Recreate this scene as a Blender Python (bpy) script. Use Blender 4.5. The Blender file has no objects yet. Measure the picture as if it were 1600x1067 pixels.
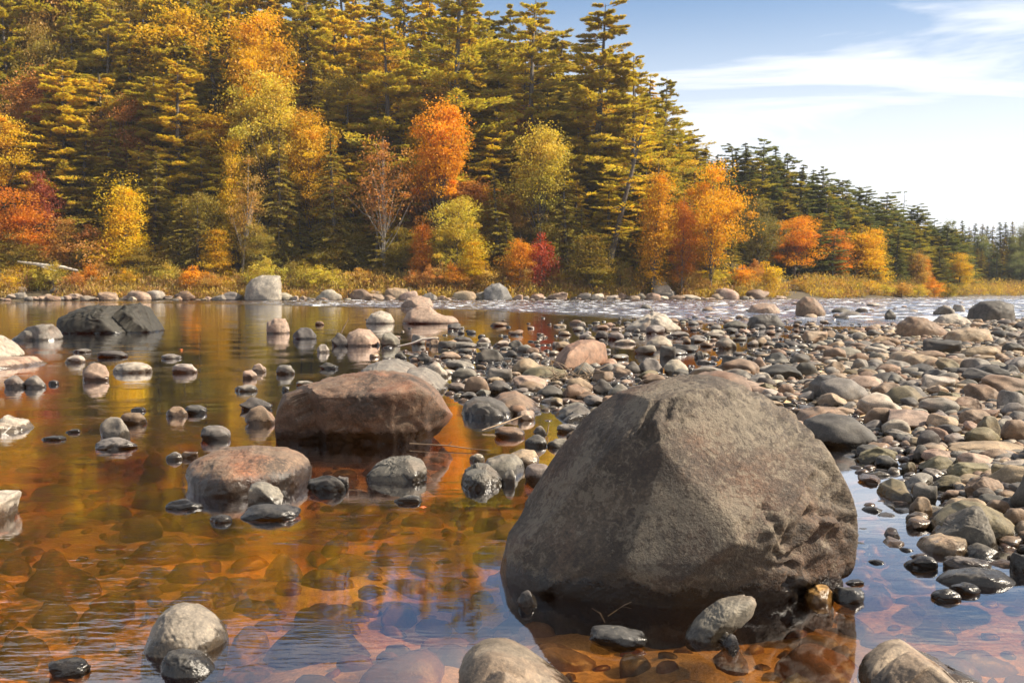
import bpy, bmesh, math, random
import numpy as np

# ------------------------------------------------------------------ camera, light, exposure
SC = bpy.context.scene
COL = SC.collection
R = math.radians
FPX, HZ, CAMZ = 1555.0, 454.0, 1.2          # focal length in photo pixels, horizon row, eye height
PITCH = math.atan((533.5 - HZ) / FPX)
cam_d = bpy.data.cameras.new('camera')
cam = bpy.data.objects.new('camera', cam_d); COL.objects.link(cam)
cam.location = (0, 0, CAMZ); cam.rotation_euler = (math.pi/2 - PITCH, 0, 0)
cam_d.sensor_width = 36; cam_d.lens = 36 * FPX / 1600
cam_d.clip_start = 0.05; cam_d.clip_end = 3000
cam_d.dof.use_dof = True; cam_d.dof.focus_distance = 5.5; cam_d.dof.aperture_fstop = 9
SC.camera = cam

SUN_EL, SUN_AZ = 42.0, -2.0                  # azimuth: degrees from +X towards +Y
SUN_DIR = np.array([math.cos(R(SUN_EL))*math.cos(R(SUN_AZ)), math.cos(R(SUN_EL))*math.sin(R(SUN_AZ)), math.sin(R(SUN_EL))])
w = bpy.data.worlds.new('World'); SC.world = w; w.use_nodes = True
nt = w.node_tree; nt.nodes.clear()
def N(nt, typ, **kw):
    n = nt.nodes.new(typ)
    for k, v in kw.items():
        if k.startswith('i_'):
            key = k[2:]
            key = int(key) if key.isdigit() else key.replace('_', ' ')
            n.inputs[key].default_value = v
        else: setattr(n, k, v)
    return n
def L(nt, a, b): nt.links.new(a, b)
out = N(nt, 'ShaderNodeOutputWorld'); bg = N(nt, 'ShaderNodeBackground', i_Strength=0.05)
sky = N(nt, 'ShaderNodeTexSky', sky_type='NISHITA', sun_disc=False, sun_elevation=R(SUN_EL),
        sun_rotation=R(90 - SUN_AZ), air_density=1.0, dust_density=0.7, ozone_density=2.2)
def math_n(nt, op, a, b=None, c=None, clamp=False):
    n = nt.nodes.new('ShaderNodeMath'); n.operation = op; n.use_clamp = clamp
    for i, v in enumerate((a, b, c)):
        if v is None: continue
        if isinstance(v, (int, float)): n.inputs[i].default_value = v
        else: nt.links.new(v, n.inputs[i])
    return n.outputs[0]
tc = N(nt, 'ShaderNodeTexCoord'); sep = N(nt, 'ShaderNodeSeparateXYZ'); L(nt, tc.outputs['Generated'], sep.inputs[0])
zz = math_n(nt, 'MAXIMUM', sep.outputs[2], 0.03)
zz = math_n(nt, 'ADD', zz, 0.09)
cx = math_n(nt, 'DIVIDE', sep.outputs[0], zz); cy = math_n(nt, 'DIVIDE', sep.outputs[1], zz)
cmb = N(nt, 'ShaderNodeCombineXYZ'); L(nt, cx, cmb.inputs[0]); L(nt, cy, cmb.inputs[1])
mp = N(nt, 'ShaderNodeMapping'); mp.inputs['Rotation'].default_value = (0, 0, R(-24)); mp.inputs['Scale'].default_value = (0.34, 1.05, 1); mp.inputs['Location'].default_value = (1.3, 0.35, 0)
L(nt, cmb.outputs[0], mp.inputs[0])
n1 = N(nt, 'ShaderNodeTexNoise', i_Scale=1.25, i_Detail=7.0, i_Roughness=0.55, i_Distortion=0.9); L(nt, mp.outputs[0], n1.inputs['Vector'])
n2 = N(nt, 'ShaderNodeTexNoise', i_Scale=0.45, i_Detail=3.0); L(nt, mp.outputs[0], n2.inputs['Vector'])
cs = math_n(nt, 'ADD', n1.outputs[0], n2.outputs[0])
mr = N(nt, 'ShaderNodeMapRange', interpolation_type='SMOOTHSTEP', i_1=0.78, i_2=1.05, i_3=0.0, i_4=0.95); L(nt, cs, mr.inputs[0])
# thin milky veil near the horizon
veil = N(nt, 'ShaderNodeMapRange', interpolation_type='SMOOTHSTEP', i_1=0.07, i_2=0.33, i_3=0.94, i_4=0.05); L(nt, sep.outputs[2], veil.inputs[0])
cl = math_n(nt, 'MAXIMUM', mr.outputs[0], veil.outputs[0])
mix = N(nt, 'ShaderNodeMix', data_type='RGBA'); L(nt, cl, mix.inputs[0]); hs = N(nt, 'ShaderNodeHueSaturation', i_Saturation=1.35); L(nt, sky.outputs[0], hs.inputs['Color']); L(nt, hs.outputs[0], mix.inputs[6])
mix.inputs[7].default_value = (8.3, 8.5, 8.9, 1)
L(nt, mix.outputs[2], bg.inputs[0]); L(nt, bg.outputs[0], out.inputs[0])

sd_ = bpy.data.lights.new('sun', 'SUN'); sd_.energy = 5.0; sd_.angle = R(0.5); sd_.color = (1.0, 0.87, 0.69)
sun = bpy.data.objects.new('sun', sd_); COL.objects.link(sun)
from mathutils import Vector
sun.rotation_euler = Vector(SUN_DIR).to_track_quat('Z', 'Y').to_euler()
sun.location = (60, 40, 60)
SC.view_settings.view_transform = 'Standard'; SC.view_settings.look = 'None'
SC.view_settings.gamma = 1; SC.view_settings.exposure = 1.45; SC.view_settings.use_curve_mapping = False
SC.render.engine = 'CYCLES'
cy_ = SC.cycles
cy_.max_bounces = 6; cy_.diffuse_bounces = 3; cy_.glossy_bounces = 3; cy_.transmission_bounces = 3; cy_.volume_bounces = 0
cy_.transparent_max_bounces = 10; cy_.caustics_reflective = False; cy_.caustics_refractive = False
cy_.sample_clamp_indirect = 6; cy_.use_denoising = True

# ------------------------------------------------------------------ numeric helpers
random.seed(7)
def ray(px, py):
    a, b = px - 800.0, 533.5 - py
    return np.array([a, FPX*math.cos(PITCH) + b*math.sin(PITCH), -FPX*math.sin(PITCH) + b*math.cos(PITCH)])
def ground(px, py, z=0.0):
    d = ray(px, py); t = (z - CAMZ) / d[2]
    return np.array([0, 0, CAMZ]) + d*t
def at(px, py, Y):
    d = ray(px, py); return np.array([0, 0, CAMZ]) + d*(Y/d[1])
def topx(p):
    x, y, z = p[0], p[1], p[2]-CAMZ
    f = y*math.cos(PITCH) - z*math.sin(PITCH); u = y*math.sin(PITCH) + z*math.cos(PITCH)
    f = max(f, 1e-3)
    return 800 + FPX*x/f, 533.5 - FPX*u/f
def _h(ix, iy, iz, s):
    n = (ix.astype(np.int64)*73856093) ^ (iy.astype(np.int64)*19349663) ^ (iz.astype(np.int64)*83492791) ^ (s*2654435761 & 0x7fffffff)
    n = (n ^ (n >> 13)) * 1274126177 & 0x7fffffff
    n = (n ^ (n >> 11)) * 1911520717 & 0x7fffffff
    return ((n ^ (n >> 15)) & 0xffffff) / float(0xffffff)
def vnoise(p, s=0):
    i = np.floor(p).astype(np.int64); f = p - i; f = f*f*f*(f*(f*6-15)+10)
    r = 0
    for dx in (0, 1):
        wx = f[:, 0] if dx else 1-f[:, 0]
        for dy in (0, 1):
            wy = f[:, 1] if dy else 1-f[:, 1]
            for dz in (0, 1):
                wz = f[:, 2] if dz else 1-f[:, 2]
                r = r + wx*wy*wz*_h(i[:, 0]+dx, i[:, 1]+dy, i[:, 2]+dz, s)
    return r*2-1
def fbm(p, octv=4, s=0, g=0.5, lac=2.03):
    a, r = 1.0, 0; q = p.copy()
    for o in range(octv):
        r = r + a*vnoise(q, s+o*17); q = q*lac + 3.1; a *= g
    return r
def sstep(a, b, x):
    t = np.clip((x-a)/(b-a), 0, 1); return t*t*(3-2*t)

def mesh_np(name, V, F, mat, smooth=True, col=None):
    """V (n,3); F (m,3|4); col: per-vertex colour"""
    V = np.asarray(V, np.float32); F = np.asarray(F, np.int32); k = F.shape[1]
    me = bpy.data.meshes.new(name)
    me.vertices.add(len(V)); me.vertices.foreach_set('co', V.ravel())
    me.loops.add(F.size); me.loops.foreach_set('vertex_index', F.ravel())
    me.polygons.add(len(F)); me.polygons.foreach_set('loop_start', np.arange(0, F.size, k, dtype=np.int32))
    me.polygons.foreach_set('use_smooth', np.full(len(F), smooth, dtype=bool))
    if col is not None:
        at_ = me.color_attributes.new('tint', 'FLOAT_COLOR', 'POINT')
        c4 = np.ones((len(V), 4), np.float32); c4[:, :3] = col; at_.data.foreach_set('color', c4.ravel())
    me.update(calc_edges=True)
    if mat: me.materials.append(mat)
    return me
def link(name, me, parent=None, loc=(0, 0, 0)):
    o = bpy.data.objects.new(name, me); o.location = loc; COL.objects.link(o)
    if parent: o.parent = parent
    return o
def tag(o, label=None, cat=None, group=None, kind=None):
    if label: o['label'] = label
    if cat: o['category'] = cat
    if group: o['group'] = group
    if kind: o['kind'] = kind
    return o

# ------------------------------------------------------------------ materials
def new_mat(name):
    m = bpy.data.materials.new(name); m.use_nodes = True; nt = m.node_tree; nt.nodes.clear()
    o = N(nt, 'ShaderNodeOutputMaterial'); return m, nt, o
def ramp(nt, fac, stops):
    r = N(nt, 'ShaderNodeValToRGB'); e = r.color_ramp.elements
    while len(e) < len(stops): e.new(0.5)
    for k, (p, c) in enumerate(stops): e[k].position = p; e[k].color = (*c, 1) if len(c) == 3 else c
    L(nt, fac, r.inputs[0]); return r.outputs[0]
def mixc(nt, fac, a, b, mode='MIX'):
    m = N(nt, 'ShaderNodeMix', data_type='RGBA', blend_type=mode)
    for i, v in ((0, fac), (6, a), (7, b)):
        if isinstance(v, (int, float)): m.inputs[i].default_value = v
        elif isinstance(v, tuple): m.inputs[i].default_value = (*v, 1)
        else: L(nt, v, m.inputs[i])
    return m.outputs[2]

def rock_material(name, src='object', speck=0.5, red=0.25, bump=0.5, wet_hi=0.045, wet_noise=0.03, wet_dark=0.30, grain=90.0, blotch=9.0, lich=0.35, mott=0.0):
    m, nt, o = new_mat(name)
    geo = N(nt, 'ShaderNodeNewGeometry'); oi = N(nt, 'ShaderNodeObjectInfo')
    off = N(nt, 'ShaderNodeVectorMath', operation='MULTIPLY_ADD'); L(nt, geo.outputs['Position'], off.inputs[0]); off.inputs[1].default_value = (1, 1, 1)
    cmb = N(nt, 'ShaderNodeCombineXYZ'); rr = math_n(nt, 'MULTIPLY', oi.outputs['Random'], 31.0)
    L(nt, rr, cmb.inputs[0]); L(nt, rr, cmb.inputs[2]); L(nt, cmb.outputs[0], off.inputs[2])
    P = off.outputs[0]
    if src == 'object': base = oi.outputs['Color']
    else:
        a = N(nt, 'ShaderNodeAttribute', attribute_name='tint'); base = a.outputs['Color']
    nb = N(nt, 'ShaderNodeTexNoise', i_Scale=blotch, i_Detail=6.0, i_Roughness=0.62); L(nt, P, nb.inputs['Vector'])
    ng = N(nt, 'ShaderNodeTexNoise', i_Scale=grain, i_Detail=4.0, i_Roughness=0.7); L(nt, P, ng.inputs['Vector'])
    nl = N(nt, 'ShaderNodeTexNoise', i_Scale=blotch*0.35, i_Detail=3.0); L(nt, P, nl.inputs['Vector'])
    v1 = ramp(nt, nb.outputs[0], [(0.28, (0.45, 0.44, 0.43)), (0.5, (0.95, 0.95, 0.95)), (0.72, (1.45, 1.42, 1.36))])
    c = mixc(nt, 1.0, base, v1, 'MULTIPLY')
    v2 = ramp(nt, ng.outputs[0], [(0.32, (0.40, 0.40, 0.42)), (0.5, (0.95, 0.95, 0.95)), (0.62, (1.5, 1.45, 1.35)), (0.74, (2.5, 2.4, 2.1))])
    c = mixc(nt, speck, c, mixc(nt, 1.0, c, v2, 'MULTIPLY'))
    rf = N(nt, 'ShaderNodeMapRange', i_1=0.52, i_2=0.68, i_3=0.0, i_4=red); L(nt, nl.outputs[0], rf.inputs[0])
    c = mixc(nt, rf.outputs[0], c, mixc(nt, 1.0, c, (1.25, 0.72, 0.48), 'MULTIPLY'))
    # pale lichen spots
    vo = N(nt, 'ShaderNodeTexVoronoi', i_Scale=blotch*3.2, i_Randomness=1.0); 
    wr = N(nt, 'ShaderNodeVectorMath', operation='MULTIPLY_ADD'); L(nt, ng.outputs['Color'], wr.inputs[0]); wr.inputs[1].default_value = (.09, .09, .09); L(nt, P, wr.inputs[2])
    L(nt, wr.outputs[0], vo.inputs['Vector'])
    lf = math_n(nt, 'LESS_THAN', vo.outputs['Distance'], 0.19)
    sepc = N(nt, 'ShaderNodeSeparateColor'); L(nt, vo.outputs['Color'], sepc.inputs[0])
    lf = math_n(nt, 'MULTIPLY', lf, math_n(nt, 'GREATER_THAN', sepc.outputs[0], 0.55)); lf = math_n(nt, 'MULTIPLY', lf, lich)
    c = mixc(nt, lf, c, (0.26, 0.235, 0.18))
    if mott:
        m1 = N(nt, 'ShaderNodeTexNoise', i_Scale=34.0, i_Detail=6.0, i_Roughness=0.75, i_Distortion=0.6); L(nt, P, m1.inputs['Vector'])
        m2 = N(nt, 'ShaderNodeTexNoise', i_Scale=3.1, i_Detail=3.0); L(nt, P, m2.inputs['Vector'])
        f1 = N(nt, 'ShaderNodeMapRange', interpolation_type='SMOOTHSTEP', i_1=1.01, i_2=1.11); L(nt, math_n(nt, 'ADD', m1.outputs[0], m2.outputs[0]), f1.inputs[0])
        c = mixc(nt, math_n(nt, 'MULTIPLY', f1.outputs[0], mott), c, (0.165, 0.135, 0.095))
        f2 = N(nt, 'ShaderNodeMapRange', interpolation_type='SMOOTHSTEP', i_1=0.96, i_2=0.80); L(nt, math_n(nt, 'ADD', m1.outputs[0], m2.outputs[0]), f2.inputs[0])
        c = mixc(nt, math_n(nt, 'MULTIPLY', f2.outputs[0], 0.75), c, (0.022, 0.017, 0.013))
    # waterline stain, dark and smooth
    sp = N(nt, 'ShaderNodeSeparateXYZ'); L(nt, geo.outputs['Position'], sp.inputs[0])
    nz = N(nt, 'ShaderNodeTexNoise', i_Scale=14.0, i_Detail=5.0, i_Roughness=0.7); L(nt, P, nz.inputs['Vector'])
    z2 = math_n(nt, 'MULTIPLY_ADD', math_n(nt, 'SUBTRACT', nz.outputs[0], 0.5), -wet_noise*4, sp.outputs[2])
    wf = N(nt, 'ShaderNodeMapRange', i_1=wet_hi*0.75, i_2=wet_hi*1.15, i_3=1.0, i_4=0.0); L(nt, z2, wf.inputs[0])
    c = mixc(nt, wf.outputs[0], c, mixc(nt, 1.0, c, (wet_dark, wet_dark*0.92, wet_dark*0.82), 'MULTIPLY'))
    b = N(nt, 'ShaderNodeBsdfPrincipled'); L(nt, c, b.inputs['Base Color'])
    rg = N(nt, 'ShaderNodeMapRange', i_1=0.0, i_2=1.0, i_3=0.72, i_4=0.22); L(nt, wf.outputs[0], rg.inputs[0]); L(nt, rg.outputs[0], b.inputs['Roughness'])
    b.inputs['Specular IOR Level'].default_value = 0.4
    bm1 = N(nt, 'ShaderNodeBump', i_Strength=bump*0.5, i_Distance=0.012); L(nt, nb.outputs[0], bm1.inputs['Height'])
    bm2 = N(nt, 'ShaderNodeBump', i_Strength=bump, i_Distance=0.005); L(nt, ng.outputs[0], bm2.inputs['Height']); L(nt, bm1.outputs[0], bm2.inputs['Normal'])
    L(nt, bm2.outputs[0], b.inputs['Normal']); L(nt, b.outputs[0], o.inputs[0])
    return m
M_ROCK = rock_material('river_rock')
M_ROCKS = rock_material('river_rock_mass', src='attr')
M_FAR = rock_material('far_bank_rock', blotch=0.8, grain=5.0, bump=0.5, wet_hi=0.10, wet_noise=0.04)
M_HERO = rock_material('granite_boulder', speck=0.65, red=0.55, bump=1.6, lich=0.30, mott=0.55, blotch=6.5, grain=70, wet_hi=0.085, wet_noise=0.05, wet_dark=0.16)
M_TWO = rock_material('brown_granite', speck=0.6, red=0.8, bump=1.1, mott=0.25, blotch=6.0, grain=70, wet_hi=0.11, wet_noise=0.03, wet_dark=0.22)

M_BED = rock_material('submerged_rock', wet_dark=0.75, speck=0.3)
M_BEDS = rock_material('submerged_rock_mass', src='attr', wet_dark=0.75, speck=0.3)

def leaf_material(name, trans=0.5, var=0.35, gloss=0.02):
    m, nt, o = new_mat(name)
    oi = N(nt, 'ShaderNodeObjectInfo'); a = N(nt, 'ShaderNodeAttribute', attribute_name='tint')
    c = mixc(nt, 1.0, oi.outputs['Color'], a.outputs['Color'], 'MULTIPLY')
    d = N(nt, 'ShaderNodeBsdfDiffuse'); t = N(nt, 'ShaderNodeBsdfTranslucent'); L(nt, c, d.inputs[0])
    tcx = mixc(nt, 1.0, c, (1.1, 1.05, 0.5), 'MULTIPLY'); L(nt, tcx, t.inputs[0])
    s = N(nt, 'ShaderNodeMixShader', i_0=trans); L(nt, d.outputs[0], s.inputs[1]); L(nt, t.outputs[0], s.inputs[2])
    g = N(nt, 'ShaderNodeBsdfGlossy', i_Roughness=0.6); g.inputs[0].default_value = (0.9, 0.9, 0.85, 1)
    s2 = N(nt, 'ShaderNodeMixShader', i_0=gloss); L(nt, s.outputs[0], s2.inputs[1]); L(nt, g.outputs[0], s2.inputs[2])
    L(nt, s2.outputs[0], o.inputs[0]); return m
M_LEAF = leaf_material('leaf'); M_NEEDLE = leaf_material('needle', trans=0.45, gloss=0.012)

def simple_mat(name, c1, c2, scale=8.0, rough=0.85, stretch=(1, 1, 1), bump=0.3, dist=0.02):
    m, nt, o = new_mat(name)
    geo = N(nt, 'ShaderNodeNewGeometry'); mp = N(nt, 'ShaderNodeMapping'); mp.inputs['Scale'].default_value = stretch
    L(nt, geo.outputs['Position'], mp.inputs[0])
    n = N(nt, 'ShaderNodeTexNoise', i_Scale=scale, i_Detail=6.0, i_Roughness=0.65); L(nt, mp.outputs[0], n.inputs['Vector'])
    c = ramp(nt, n.outputs[0], [(0.3, c1), (0.7, c2)])
    b = N(nt, 'ShaderNodeBsdfPrincipled', i_Roughness=rough); L(nt, c, b.inputs['Base Color'])
    bm = N(nt, 'ShaderNodeBump', i_Strength=bump, i_Distance=dist); L(nt, n.outputs[0], bm.inputs['Height']); L(nt, bm.outputs[0], b.inputs['Normal'])
    L(nt, b.outputs[0], o.inputs[0]); return m
M_BARK = simple_mat('dark_bark', (0.035, 0.028, 0.022), (0.12, 0.10, 0.085), 3.0, stretch=(3, 3, 0.6), dist=0.05)
M_BIRCH = simple_mat('pale_bark', (0.16, 0.14, 0.115), (0.32, 0.29, 0.25), 2.0, stretch=(1, 1, 3), dist=0.02)
M_WOOD = simple_mat('driftwood', (0.30, 0.26, 0.21), (0.60, 0.55, 0.48), 12.0, stretch=(1, 6, 6), dist=0.01)
M_TWIG = simple_mat('twig', (0.12, 0.08, 0.05), (0.30, 0.22, 0.14), 20.0)

# ------------------------------------------------------------------ terrain
SHORE = np.array([(-400, 70), (-200, 98), (-120, 110), (-60, 117), (0, 124), (32, 130), (46, 146), (62, 163), (84, 187), (113, 220), (170, 262), (300, 300), (600, 320)], float)
def shoreY(x): return np.interp(x, SHORE[:, 0], SHORE[:, 1])
BARPX = [(1980, 1000), (1760, 925), (1640, 885), (1560, 862), (1500, 840), (1450, 795), (1412, 748), (1380, 712), (1335, 690), (1290, 665), (1240, 640), (1130, 640), (1000, 668),
         (930, 655), (860, 652), (790, 642), (735, 608), (700, 585), (668, 566), (740, 556), (830, 549), (900, 568), (1000, 585), (1090, 583), (1150, 566), (1210, 549), (1262, 538),
         (1320, 520), (1400, 509), (1500, 505), (1600, 499), (1800, 494), (2400, 490), (2600, 700)]
BAR = np.array([ground(*p)[:2] for p in BARPX])
def poly_sd(P, poly):
    """signed distance, positive inside"""
    x, y = P[:, 0], P[:, 1]; n = len(poly); best = np.full(len(x), 1e9); ins = np.zeros(len(x), bool)
    for i in range(n):
        a, b = poly[i], poly[(i+1) % n]; e = b-a
        t = np.clip(((x-a[0])*e[0]+(y-a[1])*e[1])/(e@e), 0, 1)
        best = np.minimum(best, np.hypot(x-a[0]-t*e[0], y-a[1]-t*e[1]))
        c = ((a[1] > y) != (b[1] > y)) & (x < (b[0]-a[0])*(y-a[1])/((b[1]-a[1]) if b[1] != a[1] else 1e-9)+a[0]); ins ^= c
    return np.where(ins, best, -best)
def terrain(x, y):
    x = np.asarray(x, float).ravel(); y = np.asarray(y, float).ravel()
    P = np.stack([x, y], 1); P3 = np.stack([x, y, 0*x], 1)
    sdb = poly_sd(P, BAR)/(0.12+0.07*np.abs(y))
    depth = 0.19 + 0.05*vnoise(P3*0.9, 5) + 0.035*vnoise(P3*3.1, 6)
    depth = depth + 0.50*sstep(9, 30, y)*sstep(4, -2, x-0.1*y) + 0.3*sstep(30, 60, y)
    depth = depth + 0.06*sstep(0.2, -3, x)
    right = np.clip((x/np.maximum(y, 2)-0.30)/0.35, 0, 1)
    up = 0.025 + 0.16*right*sstep(5, 9, y) + 0.06*sstep(1.7, 2.6, x)*sstep(8, 4, y) + 0.03*vnoise(P3*1.1, 9)
    up = np.where(x/np.maximum(y, 1) < 0.17, 0.0*up-0.05, up)
    z = -depth + (depth+up)*sstep(-1.0, 1.0, sdb)
    z = z + 0.008*vnoise(P3*14, 3)
    # far bank and wooded hill
    d = y - shoreY(x) + 1.2*vnoise(P3*0.12, 2)
    bank = 1.1*sstep(-1.5, 7, d) + 0.30*np.maximum(0, d-9)
    slope_r = sstep(150, 30, x); bank = 1.1*sstep(-1.5, 7, d) + (0.08+0.24*slope_r)*np.clip(d-9, 0, 70)
    bank = bank + 0.6*vnoise(P3*0.08, 8)*sstep(5, 20, d)
    z = np.where(d > -1.5, np.maximum(z*(1-sstep(-1.5, 2, d)), -0.3*(1-sstep(-1.5, 0.5, d))) + bank, z)
    # ground behind and beside the camera keeps the shallow bed
    return z
def frustum_grid(ys, nx, ext=1.0):
    u = np.linspace(-1, 1, nx); xs = 0.62*u + 2.6*np.sign(u)*np.clip(np.abs(u)-0.82, 0, 1)**1.6*ext*10/ (0.18**1.6*10)
    Yg, Ug = np.meshgrid(ys, xs, indexing='ij'); Xg = Ug*(np.maximum(Yg, 1.5)+1.5)
    F = np.arange(len(ys)*nx).reshape(len(ys), nx)
    quads = np.stack([F[:-1, :-1], F[:-1, 1:], F[1:, 1:], F[1:, :-1]], -1).reshape(-1, 4)
    return Xg.ravel(), Yg.ravel(), quads
ys = np.concatenate([np.linspace(-25, 1.0, 14), np.geomspace(1.4, 700, 280)])
gx, gy, gq = frustum_grid(ys, 230)
gz = terrain(gx, gy)
m, nt, o = new_mat('ground')
geo = N(nt, 'ShaderNodeNewGeometry'); sp = N(nt, 'ShaderNodeSeparateXYZ'); L(nt, geo.outputs['Position'], sp.inputs[0])
na = N(nt, 'ShaderNodeTexNoise', i_Scale=2.2, i_Detail=6.0, i_Roughness=0.6); L(nt, geo.outputs['Position'], na.inputs['Vector'])
nb = N(nt, 'ShaderNodeTexNoise', i_Scale=55.0, i_Detail=5.0, i_Roughness=0.75); L(nt, geo.outputs['Position'], nb.inputs['Vector'])
sand = ramp(nt, na.outputs[0], [(0.3, (0.22, 0.15, 0.08)), (0.46, (0.52, 0.38, 0.21)), (0.62, (0.78, 0.60, 0.38))])
sand = mixc(nt, 0.8, sand, ramp(nt, nb.outputs[0], [(0.3, (0.4, 0.4, 0.4)), (0.7, (1.4, 1.35, 1.3))]), 'MULTIPLY')
nc = N(nt, 'ShaderNodeTexNoise', i_Scale=0.5, i_Detail=7.0, i_Roughness=0.7); L(nt, geo.outputs['Position'], nc.inputs['Vector'])
litter = ramp(nt, nc.outputs[0], [(0.3, (0.02, 0.015, 0.008)), (0.6, (0.06, 0.042, 0.016)), (0.8, (0.12, 0.08, 0.025))])
zl = math_n(nt, 'MULTIPLY_ADD', math_n(nt, 'GREATER_THAN', sp.outputs[1], 110.0), 0.9, sp.outputs[2])
bf = N(nt, 'ShaderNodeMapRange', i_1=0.45, i_2=0.9); L(nt, zl, bf.inputs[0])
c = mixc(nt, bf.outputs[0], sand, litter)
b = N(nt, 'ShaderNodeBsdfPrincipled', i_Roughness=0.9); L(nt, c, b.inputs['Base Color'])
bm = N(nt, 'ShaderNodeBump', i_Strength=0.6, i_Distance=0.006); L(nt, nb.outputs[0], bm.inputs['Height']); L(nt, bm.outputs[0], b.inputs['Normal']); L(nt, b.outputs[0], o.inputs[0])
M_GROUND = m
tag(link('ground', mesh_np('ground', np.stack([gx, gy, gz], 1), gq, M_GROUND)), kind='structure', label='sandy river bed rising into a leaf-strewn wooded bank')

# ------------------------------------------------------------------ water: closed body, waves real in the rapids
ys = np.concatenate([np.linspace(-24, 1.0, 10), np.geomspace(1.3, 42, 130)[:-1], np.arange(42, 132, 0.42), np.geomspace(132, 330, 50)])
wx, wy, wq = frustum_grid(ys, 260, 0.75)
def rapid_mask(x, y):
    px = 800 + FPX*x/np.maximum(y, 1)
    near = np.interp(px, [-400, 0, 350, 520, 760, 900, 1000, 1100, 1250, 1700], [100, 100, 84, 70, 56, 44, 38, 34, 32, 30])
    m = sstep(0.0, 10.0, y-near)
    return m*np.interp(px, [0, 330, 480], [0.12, 0.5, 1.0])
Pw = np.stack([wx, wy, 0*wx], 1); rm = rapid_mask(wx, wy)*sstep(600, 200, wy)
wz = rm*(0.075*fbm(Pw*np.array([0.55, 0.75, 1]), 3, 31) + 0.02*vnoise(Pw*1.9, 40))
nxw = 260; nyw = len(ys)
Vt = np.stack([wx, wy, wz], 1); Fi = np.arange(nxw*nyw).reshape(nyw, nxw)
Vt = Vt.copy(); edge = np.zeros((nyw, nxw), bool); edge[0] = edge[-1] = True; edge[:, 0] = edge[:, -1] = True
loop = np.concatenate([Fi[0, :], Fi[1:, -1], Fi[-1, -2::-1], Fi[-2:0:-1, 0]])
Vb = Vt[loop].copy(); Vb[:, 2] = -2.6; nb0 = len(Vt); nl_ = len(loop); idx = np.arange(nl_)
side = np.stack([loop, nb0+idx, nb0+(idx+1) % nl_, np.roll(loop, -1)], 1)
cen = nb0+nl_; Vall = np.concatenate([Vt, Vb, [[0, 100, -2.6]]])
# bottom fan as degenerate-free quads is awkward: use a bmesh ngon-free triangle list instead
tri_top = np.concatenate([wq[:, [0, 1, 2]], wq[:, [0, 2, 3]]]); tri_side = np.concatenate([side[:, [0, 1, 2]], side[:, [0, 2, 3]]])
tri_bot = np.stack([nb0+(idx+1) % nl_, nb0+idx, np.full(nl_, cen)], 1)
m, nt, o = new_mat('river_water')
geo = N(nt, 'ShaderNodeNewGeometry'); sp = N(nt, 'ShaderNodeSeparateXYZ'); L(nt, geo.outputs['Position'], sp.inputs[0])
atr = N(nt, 'ShaderNodeAttribute', attribute_name='tint'); sepa = N(nt, 'ShaderNodeSeparateColor'); L(nt, atr.outputs['Color'], sepa.inputs[0])
RM, CALM = sepa.outputs[0], sepa.outputs[1]
def wnoise(scale, st, det=3.0, rot=0.0, dist=0.0):
    mp = N(nt, 'ShaderNodeMapping'); mp.inputs['Scale'].default_value = st; mp.inputs['Rotation'].default_value = (0, 0, rot); L(nt, geo.outputs['Position'], mp.inputs[0])
    n = N(nt, 'ShaderNodeTexNoise', i_Scale=scale, i_Detail=det, i_Roughness=0.55, i_Distortion=dist); L(nt, mp.outputs[0], n.inputs['Vector']); return n.outputs[0]
rip = wnoise(5.0, (0.8, 2.2, 1), 3.0, 0.25, 0.3); rip2 = wnoise(17.0, (0.7, 2.2, 1), 2.0, -0.2); swell = wnoise(0.9, (1, 1.6, 1), 2.0)
patch = N(nt, 'ShaderNodeMapRange', interpolation_type='SMOOTHSTEP', i_1=0.42, i_2=0.62, i_3=0.15, i_4=1.0); L(nt, wnoise(0.8, (1, 1, 1), 2.0), patch.inputs[0])
h = math_n(nt, 'MULTIPLY', rip, 0.0038); h = math_n(nt, 'MULTIPLY_ADD', rip2, 0.0010, h); h = math_n(nt, 'MULTIPLY', h, patch.outputs[0])
h = math_n(nt, 'MULTIPLY', h, CALM); h = math_n(nt, 'MULTIPLY_ADD', swell, 0.004, h)
chop = wnoise(2.2, (0.8, 1.5, 1), 5.0, 0.1); h = math_n(nt, 'ADD', h, math_n(nt, 'MULTIPLY', math_n(nt, 'MULTIPLY', chop, 0.30), RM))
bmp = N(nt, 'ShaderNodeBump', i_Strength=1.0, i_Distance=1.0); L(nt, h, bmp.inputs['Height'])
fr = N(nt, 'ShaderNodeFresnel', i_IOR=1.33); L(nt, bmp.outputs[0], fr.inputs['Normal'])
ff = math_n(nt, 'MULTIPLY', fr.outputs[0], 1.95, clamp=True); ff = math_n(nt, 'MAXIMUM', ff, math_n(nt, 'MULTIPLY', RM, 0.62))
tr = N(nt, 'ShaderNodeBsdfTransparent'); tr.inputs[0].default_value = (0.97, 0.93, 0.86, 1)
gl = N(nt, 'ShaderNodeBsdfGlossy', i_Roughness=0.03); L(nt, bmp.outputs[0], gl.inputs['Normal']); gl.inputs[0].default_value = (0.96, 0.97, 1, 1)
ms = N(nt, 'ShaderNodeMixShader'); L(nt, ff, ms.inputs[0]); L(nt, tr.outputs[0], ms.inputs[1]); L(nt, gl.outputs[0], ms.inputs[2])
fo = wnoise(1.6, (0.55, 1.3, 1), 7.0, 0.05, 0.6); fo = math_n(nt, 'MULTIPLY_ADD', RM, 0.16, fo)
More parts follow.
